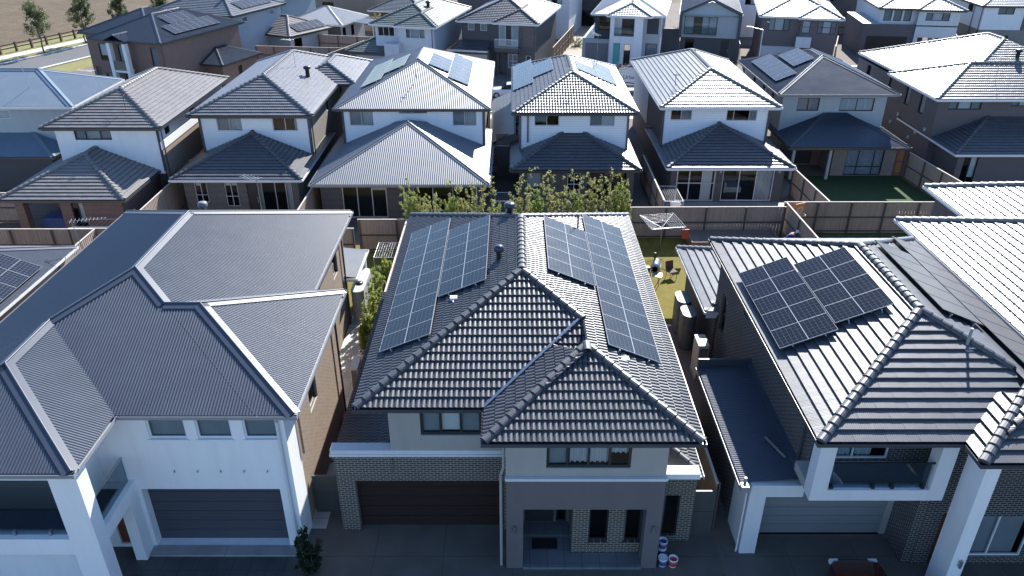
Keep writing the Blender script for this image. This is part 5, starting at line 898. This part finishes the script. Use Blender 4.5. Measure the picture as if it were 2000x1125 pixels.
mb=MB(); mb.tube((.27,-.3,1.1),(.27,.3,1.1),.02); mb.build('handle',[M['black_plastic']],t); mb=MB(); mb.tube((-.1,.3,1.3),(-.1,.3,1.75),.05); mb.build('chimney',[M['black_plastic']],t); mb=MB(); mb.lathe((-.45,.0,.55),[(.16,0),(.16,.4)],12); mb.build('firebox',[M['black_plastic']],t)
t=thing('outdoor_chair','brown folding chair on the lawn between barbecue and tile roof','chair',(9.35,40.2,0),-20); mb=MB(); mb.box(-.25,.25,-.25,.25,.42,.46); mb.build('seat',[M['rail_brown']],t); mb=MB(); mb.obox((-.25,.25,.44),(.5,0,0),(0,.12,.5),(0,.03,-.01)); mb.build('backrest',[M['rail_brown']],t)
for x,y in ((-.22,-.22),(.22,-.22),(-.22,.22),(.22,.22)): mb=MB(); mb.tube((x,y,.43),(x,y,0),.015); mb.build('leg',[M['rail_brown']],t)
# rotary clothesline
t=thing('rotary_clothesline','rotary clothesline with square wire frame over the shaded lawn','clothesline',(9.3,43.9,0),35); mb=MB(); mb.tube((0,0,0),(0,0,2.05),.035); mb.build('pole',[M['steel']],t); e=[(1.55,0,2.0),(0,1.55,2.0),(-1.55,0,2.0),(0,-1.55,2.0)]
for q in e: mb=MB(); mb.tube((0,0,1.55),q,.022); mb.build('arm',[M['alu']],t)
mb=MB()
for k in range(1,8):
    f=.3+.1*k
    for i in range(4): a=np.array([0,0,1.55])*(1-f)+np.array(e[i])*f;b=np.array([0,0,1.55])*(1-f)+np.array(e[(i+1)%4])*f; mb.tube(a,b,.007,n=4,cap=False)
mb.build('wire',[M['alu']],t)
tag((lambda m:(m.obox((10.35,42.9,1.25),(.42,.02,0),(0,.05,0),(0,0,.62)),m.build('towel',[M['terracotta_red']]))[1])(MB()),'red cloth hanging from the corner of the rotary clothesline','towel')
def foldline(x,y,z,w,d,yaw,label):
    t=thing('folding_clothesline',label,'clothesline',(x,y,0),yaw,'fold down clotheslines'); mb=MB()
    for a,b in (((0,0,z),(w,0,z)),((0,d,z),(w,d,z)),((0,0,z),(0,d,z)),((w,0,z),(w,d,z)),((0,0,0),(0,0,z)),((w,0,0),(w,0,z))): mb.tube(a,b,.02,n=6)
    mb.build('frame',[M['alu']],t); mb=MB()
    for i in range(1,9): mb.tube((w*i/9,0,z),(w*i/9,d,z),.006,n=4,cap=False)
    mb.build('wire',[M['alu']],t); return t
foldline(-7.9,39.6,1.6,1.25,2.0,0,'fold down clothesline beside the centre roof and small sunlit lawn'); foldline(-1.15,48.4,1.5,1.1,1.6,0,'fold down clothesline behind the hedge near the slatted steps'); foldline(10.1,47.9,1.7,1.3,2.8,0,'fold down clothesline with white washing beside the wide glazed doors'); foldline(-27.6,44.4,1.4,2.6,1.2,0,'fold down clothesline beneath the brown tile house')
t=thing('washing','bundle of white washing hung on the fold down line','washing',(10.9,48.1,0)); mb=MB(); r_=np.random.default_rng(3)
V=[];n=14
for k,(rr,z) in enumerate([(.1,1.05),(.22,1.2),(.27,1.4),(.25,1.55),(.1,1.62)]):
    for i in range(n): a=2*PI*i/n; q=rr*(1+.25*math.sin(3*a+k)); V.append((q*math.cos(a)*1.3,q*math.sin(a)*.7,z))
mb.add(V,[(k*n+i,k*n+(i+1)%n,(k+1)*n+(i+1)%n,(k+1)*n+i) for k in range(4) for i in range(n)]+[tuple(range(n-1,-1,-1)),tuple(range(4*n,5*n))],0,True); mb.build('cloth',[M['white_cloth']],t)
# basketball hoop
t=thing('basketball_hoop','orange backboard basketball hoop on a pole by the timber fence','basketball hoop',(18.35,45.9,0),-25); mb=MB(); mb.tube((0,0,0),(0,0,1.9),.04); mb.build('pole',[M['black_plastic']],t); mb=MB(); mb.box(-.4,.4,-.12,-.08,1.55,2.4); mb.build('backboard',[M['orange_board']],t); mb=MB()
for a in (((-.2,-.128,1.8),(.2,-.128,1.8)),((-.2,-.128,2.1),(.2,-.128,2.1)),((-.2,-.128,1.8),(-.2,-.128,2.1)),((.2,-.128,1.8),(.2,-.128,2.1))): mb.tube(a[0],a[1],.02,n=4)
mb.build('target_square',[M['white_plastic']],t); mb=MB()
for i in range(16): a,b=2*PI*i/16,2*PI*(i+1)/16; mb.tube((.23*math.cos(a),-.37+.23*math.sin(a),1.72),(.23*math.cos(b),-.37+.23*math.sin(b),1.72),.014,n=5)
mb.build('rim',[M['white_plastic']],t)
# blue cloth table with yellow tubs
t,o=box_thing('storage_bench','blue covered bench standing under the brown tiled patio','bench',-31.0,-28.9,47.0,48.2,0,.85,'blue_cloth')
for i,(x,y,z,lab) in enumerate([(-29.4,47.5,.85,'yellow tub standing on the blue covered bench'),(-28.9,46.3,0,'yellow tub on the ground in front of the blue bench')]):
    t=thing('tub',lab,'tub',(x,y,z)); mb=MB(); mb.lathe((0,0,0),[(.22,0),(.3,.42),(.33,.42),(.33,.46),(.27,.45),(.2,.05)],14); mb.build('bucket_body',[M['yellow_plastic']],t)
tag((lambda m:(m.box(26.0,28.1,48.0,48.5,0,.75),m.build('planter_box',[M['yellow_plastic']]))[1])(MB()),'lime yellow topped low box just behind the hoop fence','box')
# paint buckets
def bucket(x,y,z,lab,low,full):
    t=thing('paint_bucket',lab,'paint bucket',(x,y,z),random.uniform(-20,20),'paint buckets by the porch'); mb=MB(); mb.lathe((0,0,0),[(.125,0),(.15,.3),(.165,.3),(.165,.345),(.148,.345),(.14,.2)],18); mb.build('pail',[M['white_plastic']],t); mb=MB(); mb.lathe((0,0,.04),[(.1295,0),(.1475,.2)],18,0); mb.build('label_band',[M[low]],t)
    mb=MB(); mb.lathe((0,0,.19 if not full else .32),[(.13,0),(.13,.008)],16); mb.build('contents' if not full else 'lid',[M['grey_plastic' if not full else 'white_plastic']],t)
    mb=MB()
    for i in range(8): a,b=PI*i/8,PI*(i+1)/8; mb.tube((.165*math.cos(a),-.16*math.sin(a)-.01,.3-.1*math.sin(a)),(.165*math.cos(b),-.16*math.sin(b)-.01,.3-.1*math.sin(b)),.006,n=4,cap=False)
    mb.build('handle',[M['steel']],t)
bucket(5.2,19.3,.012,'white pail at the bottom of the stack of two by the porch corner','label_blue',True); bucket(5.22,19.3,.35,'open white pail on top of the stacked pair by the porch','label_blue',False); bucket(5.17,18.85,.012,'blue banded pail in front of the stacked pair','label_blue',True); bucket(5.52,18.82,.012,'red banded open pail at the right of the blue one','red_paint',False)
# street lights and poles
for i,(x,y,h,yw,lab) in enumerate([(27.0,86.2,6.0,200,'street lamp with white head above the bright tile roof'),(-18.8,76.5,5.0,30,'street lamp with white head between the white tiled roofs at left'),(30.5,97.4,5.0,90,'dark street lamp before the gabled house')]):
    t=thing('street_lamp',lab,'street lamp',(x,y,0),yw); mb=MB(); mb.tube((0,0,0),(0,0,h),.07,.05); mb.tube((0,0,h),(1.3,0,h+.25),.04); mb.build('pole',[M['alu'] if i<2 else M['black_plastic']],t); mb=MB(); mb.box(1.2,1.75,-.12,.12,h+.2,h+.3); mb.build('lamp_head',[M['white_plastic']],t)
t=thing('letterbox_frame','white topped dark wall enclosure in front of the plum brick house','wall',(30.6,86,0),0); mb=MB(); mb.box(0,10.5,0,.3,0,2.1); mb.box(0,.3,-2.2,0,0,2.1); mb.box(10.2,10.5,-3.0,0,0,2.1); mb.build('wall_panel',[M['render_charcoal']],t); mb=MB(); mb.box(-.05,10.55,-.05,.4,2.1,2.2); mb.box(-.05,.4,-2.3,-.05,2.1,2.2); mb.box(10.1,10.55,-3.1,-.05,2.1,2.2); mb.build('coping',[M['render_white']],t)
# skip bin and advertising mesh
t=thing('skip_bin','rubble filled skip bin on the street behind the banner fence','skip bin',(11.9,87.6,0),5); mb=MB(); mb.add([(0,.2,0),(3.2,.2,0),(3.2,1.6,0),(0,1.6,0),(-.35,0,1.5),(3.55,0,1.5),(3.55,1.8,1.5),(-.35,1.8,1.5)],[(0,3,2,1),(0,1,5,4),(1,2,6,5),(2,3,7,6),(3,0,4,7)]); mb.build('bin_body',[M['grey_plastic']],t)
mb=MB(); rr=np.random.default_rng(5)
for i in range(60): q=rr.random(3)*[3.2,1.5,.5]+[0,.15,1.2]; mb.obox(q,rr.normal(size=3)*.2,rr.normal(size=3)*.15,rr.normal(size=3)*.12)
mb.build('rubble',[M['brick_plum']],t)
t=thing('banner_fence','temporary fence panel with white Urbane banner on the street','banner fence',(11.6,84.6,0),0); mb=MB()
for a,b in (((0,0,0),(0,0,2.3)),((4.2,0,0),(4.2,0,2.3)),((0,0,2.3),(4.2,0,2.3)),((0,0,.2),(4.2,0,.2))): mb.tube(a,b,.03,n=6)
mb.build('frame',[M['alu']],t); mb=MB(); mb.box(.2,4.1,-.03,-.02,.5,2.2); bn=mb.build('banner',[M['white_plastic']],t); mb=MB()
for i in range(20):
    a=.25+i*.19; z=.62+.08*math.sin(i*.45); z2=.62+.08*math.sin((i+1)*.45); mb.quad((a,-.034,z),(a+.19,-.034,z2),(a+.19,-.034,z2+.13),(a,-.034,z+.13))
mb.build('wave_mark',[M['blue_cloth']],t)
cu=bpy.data.curves.new('banner_text','FONT'); cu.body='Urbane'; cu.size=.6; cu.extrude=.003; tmp=bpy.data.objects.new('t',cu); COL.objects.link(tmp); bpy.context.view_layer.update(); me=bpy.data.meshes.new_from_object(tmp.evaluated_get(bpy.context.evaluated_depsgraph_get())); bpy.data.objects.remove(tmp); o=bpy.data.objects.new('lettering',me); COL.objects.link(o); o.parent=t; me.materials.clear(); me.materials.append(M['metal_navy']); o.location=(.45,-.036,1.15); o.rotation_euler=(PI/2,0,0)
# ---------------------------------------------------------------- cars
def car(x,y,yaw,paint,label,L=4.5,W=1.8,Hh=1.5,suv=True):
    t=thing('parked_car',label,'car',(x,y,0),yaw); prof=[(-.5,.32,.62,.55),(-.49,.3,.8,.8),(-.44,.26,.92,.92),(-.3,.24,.98,.97),(-.2,.24,1.0,1),(.0,.24,1.0,1),(.2,.24,1.0,1),(.34,.25,1.0,.98),(.46,.28,.96,.92),(.5,.35,.85,.8)]
    mb=MB();V=[];n=12
    for f,zb,zt,w in prof:
        zt=zt*.95 if f>-.25 else zt*.92; hw=W/2*w
        for (a,b) in ((-1,.0),(-1,.35),(-.98,.75),(-.9,.98),(-.5,1.03),(0,1.05),(.5,1.03),(.9,.98),(.98,.75),(1,.35),(1,.0),(0,-.02)): V.append((f*L,a*hw,zb+(zt-zb)*b))
    F=[(k*n+i,k*n+(i+1)%n,(k+1)*n+(i+1)%n,(k+1)*n+i) for k in range(len(prof)-1) for i in range(n)]+[tuple(range(n)),tuple(range(len(prof)*n-1,(len(prof)-1)*n-1,-1))]
    mb.add(V,F,0,True); bd=mb.build('body',[M[paint]],t)
    roof=[(-.24,.9,.84),(-.08,Hh-.06,.72),(.05,Hh,.72),(.25,Hh-.02,.71),(.42 if suv else .36,Hh-.12,.68),(.485 if suv else .45,.93,.8)]
    mb=MB();V=[]
    for f,z,w in roof:
        for a,dz in ((-1,-.06),(-.85,-.01),(0,.03),(.85,-.01),(1,-.06)): V.append((f*L,a*W/2*w,z+dz))
    mb.add(V,[(k*5+i,(k+1)*5+i,(k+1)*5+i+1,k*5+i+1) for k in range(1,4) for i in range(4)],0,True); mb.build('roof',[M[paint]],bd)
    mb=MB(); S=W/2
    for s in (-1,1):
        for k in range(5):
            f0,z0,w0=roof[k];f1,z1,w1=roof[k+1]; lo=.9; mb.quad((f0*L,s*S*w0*1.0,z0-.07),(f1*L,s*S*w1*1.0,z1-.07),(f1*L,s*S*.9,lo),(f0*L,s*S*.9,lo))
    for k in (0,4):
        f0,z0,w0=roof[k];f1,z1,w1=roof[k+1]; mb.quad((f0*L,-S*w0,z0-.05),(f0*L,S*w0,z0-.05),(f1*L,S*w1,z1-.05),(f1*L,-S*w1,z1-.05))
    mb.build('window',[M['car_glass']],bd)
    for fx in (-.31,.3):
        for s in (-1,1):
            mb=MB(); mb.tube((fx*L,s*(S-.2),.33),(fx*L,s*(S+.01),.33),.33,n=20); w=mb.build('wheel',[M['tyre']],t); mb=MB(); mb.tube((fx*L,s*(S+.0),.33),(fx*L,s*(S+.02),.33),.2,n=14); mb.build('rim',[M['alu']],w)
    for s in (-1,1): mb=MB(); mb.box(-L*.495,-L*.47,s*S*.72-.14,s*S*.72+.14,.62,.76); mb.build('headlight',[M['glass_white']],t); mb=MB(); mb.box(L*.485,L*.502,s*S*.78-.1,s*S*.78+.1,.7,.95); mb.build('tail_light',[M['red_paint']],t)
plain('glass_white',(.8,.82,.85),.1,.03)
car(-.2,81.6,2,'car_white','white car parked on the street seen between two roofs'); car(11.4,16.2,90,'car_red','dark red car in the shaded driveway, only its roof in view',suv=False,Hh=1.48)
# ---------------------------------------------------------------- person working by the fence
def skinned(name,V,E,R,mat,parent,lv=2,sm=True):
    me=bpy.data.meshes.new(name); me.from_pydata(V,E,[]); o=bpy.data.objects.new(name,me); COL.objects.link(o); o.parent=parent
    m=o.modifiers.new('skin','SKIN'); m.use_smooth_shade=True
    for i,q in enumerate(R): me.skin_vertices[0].data[i].radius=(q if isinstance(q,tuple) else (q,q))
    me.skin_vertices[0].data[0].use_root=True
    s=o.modifiers.new('sub','SUBSURF'); s.levels=lv; s.render_levels=lv; me.materials.append(M[mat]); return o
t=thing('person','person in blue top bending forward at work beside the timber fence','person',(17.0,43.6,0),-70)
hip=(0,0,.92);J=dict(sp=(0,-.18,1.16),ch=(0,-.36,1.34),nk=(0,-.5,1.42),hd=(0,-.6,1.47))
V=[hip,J['sp'],J['ch'],J['nk'],J['hd'],(.1,0,.9),(.12,-.04,.5),(.13,.03,.09),(.13,-.13,.04),(-.1,0,.9),(-.12,-.04,.5),(-.13,.03,.09),(-.13,-.13,.04),(.2,-.37,1.3),(.25,-.44,1.02),(.2,-.58,.82),(-.2,-.37,1.3),(-.25,-.44,1.02),(-.2,-.58,.82)]
E_=[(0,1),(1,2),(2,3),(3,4),(0,5),(5,6),(6,7),(7,8),(0,9),(9,10),(10,11),(11,12),(2,13),(13,14),(14,15),(2,16),(16,17),(17,18)]
R_=[(.15,.11),(.15,.11),(.17,.11),.055,.1,.09,.065,.045,.045,.09,.065,.045,.045,.06,.042,.03,.06,.042,.03]
body=skinned('body',V,E_,R_,'skin',t)
for sx in (1,-1):
    for k in range(5):
        b=Vector((sx*.2+(k-1.5)*.018*sx,-.6,.8)); d=Vector((0 if k<4 else -sx*.04,-.03,-.055)); mbv=[tuple(b),tuple(b+d*.6),tuple(b+d*1.1+Vector((0,.015,0)))]; skinned('finger',mbv,[(0,1),(1,2)],[.009,.008,.007],'skin',body,1)
skinned('shirt',[hip,J['sp'],J['ch'],(0,-.44,1.385),(.2,-.37,1.3),(.245,-.43,1.06),(-.2,-.37,1.3),(-.245,-.43,1.06)],[(0,1),(1,2),(2,3),(2,4),(4,5),(2,6),(6,7)],[(.165,.125),(.168,.125),(.185,.125),.08,.075,.055,.075,.055],'shirt_blue',t)
skinned('trousers',[(0,.01,.95),(.1,0,.88),(.12,-.04,.5),(.13,.03,.12),(-.1,0,.88),(-.12,-.04,.5),(-.13,.03,.12)],[(0,1),(1,2),(2,3),(0,4),(4,5),(5,6)],[(.165,.125),.105,.08,.06,.105,.08,.06],'trouser',t)
mb=MB(); mb.lathe((0,-.6,1.5),[(.112,-.02),(.112,.03),(.09,.085),(.03,.115)],14); mb.add([(-.09,-.69,1.49),(.09,-.69,1.49),(.07,-.8,1.47),(-.07,-.8,1.47)],[(0,1,2,3)]); mb.build('cap',[M['white_cloth']],t)
for sx in (1,-1): skinned('shoe',[(sx*.13,.06,.05),(sx*.13,-.18,.04)],[(0,1)],[.055,.05],'shoe',t,1)
# ---------------------------------------------------------------- camera, light, world
cam=bpy.data.cameras.new('camera'); co=bpy.data.objects.new('camera',cam); COL.objects.link(co); scene.camera=co
co.location=(0,0,21); co.rotation_euler=(rad(90-28.36),0,0); cam.lens=36*1507/2000; cam.sensor_width=36; cam.clip_end=2000; cam.clip_start=.1
AZ,EL=21,36
sd=bpy.data.lights.new('sun','SUN'); so=bpy.data.objects.new('sun',sd); COL.objects.link(so); sd.energy=5; sd.angle=rad(.53); sd.color=(1,.97,.93)
s=Vector((math.sin(rad(AZ))*math.cos(rad(EL)),math.cos(rad(AZ))*math.cos(rad(EL)),math.sin(rad(EL)))); so.rotation_euler=s.to_track_quat('Z','Y').to_euler(); so.location=s*60
w=bpy.data.worlds.new('World'); scene.world=w; w.use_nodes=True; nt=w.node_tree; nt.nodes.clear(); sk=nt.nodes.new('ShaderNodeTexSky'); sk.sky_type='NISHITA'; sk.sun_disc=False; sk.sun_elevation=rad(EL); sk.sun_rotation=rad(AZ); sk.air_density=1.0; sk.dust_density=.2; sk.ozone_density=6
bg=nt.nodes.new('ShaderNodeBackground'); bg.inputs[1].default_value=.117; ou=nt.nodes.new('ShaderNodeOutputWorld'); tint=nt.nodes.new('ShaderNodeMix'); tint.data_type='RGBA'; tint.blend_type='MULTIPLY'; tint.inputs[0].default_value=1; tint.inputs[7].default_value=(.96,.98,1.0,1); nt.links.new(sk.outputs[0],tint.inputs[6]); nt.links.new(tint.outputs[2],bg.inputs[0]); nt.links.new(bg.outputs[0],ou.inputs[0])
vs=scene.view_settings; vs.view_transform='Standard'; vs.look='None'; vs.exposure=1.2; vs.gamma=1
scene.render.engine='CYCLES'; scene.cycles.max_bounces=6; scene.cycles.transparent_max_bounces=10; scene.cycles.use_denoising=True; scene.cycles.sample_clamp_indirect=6
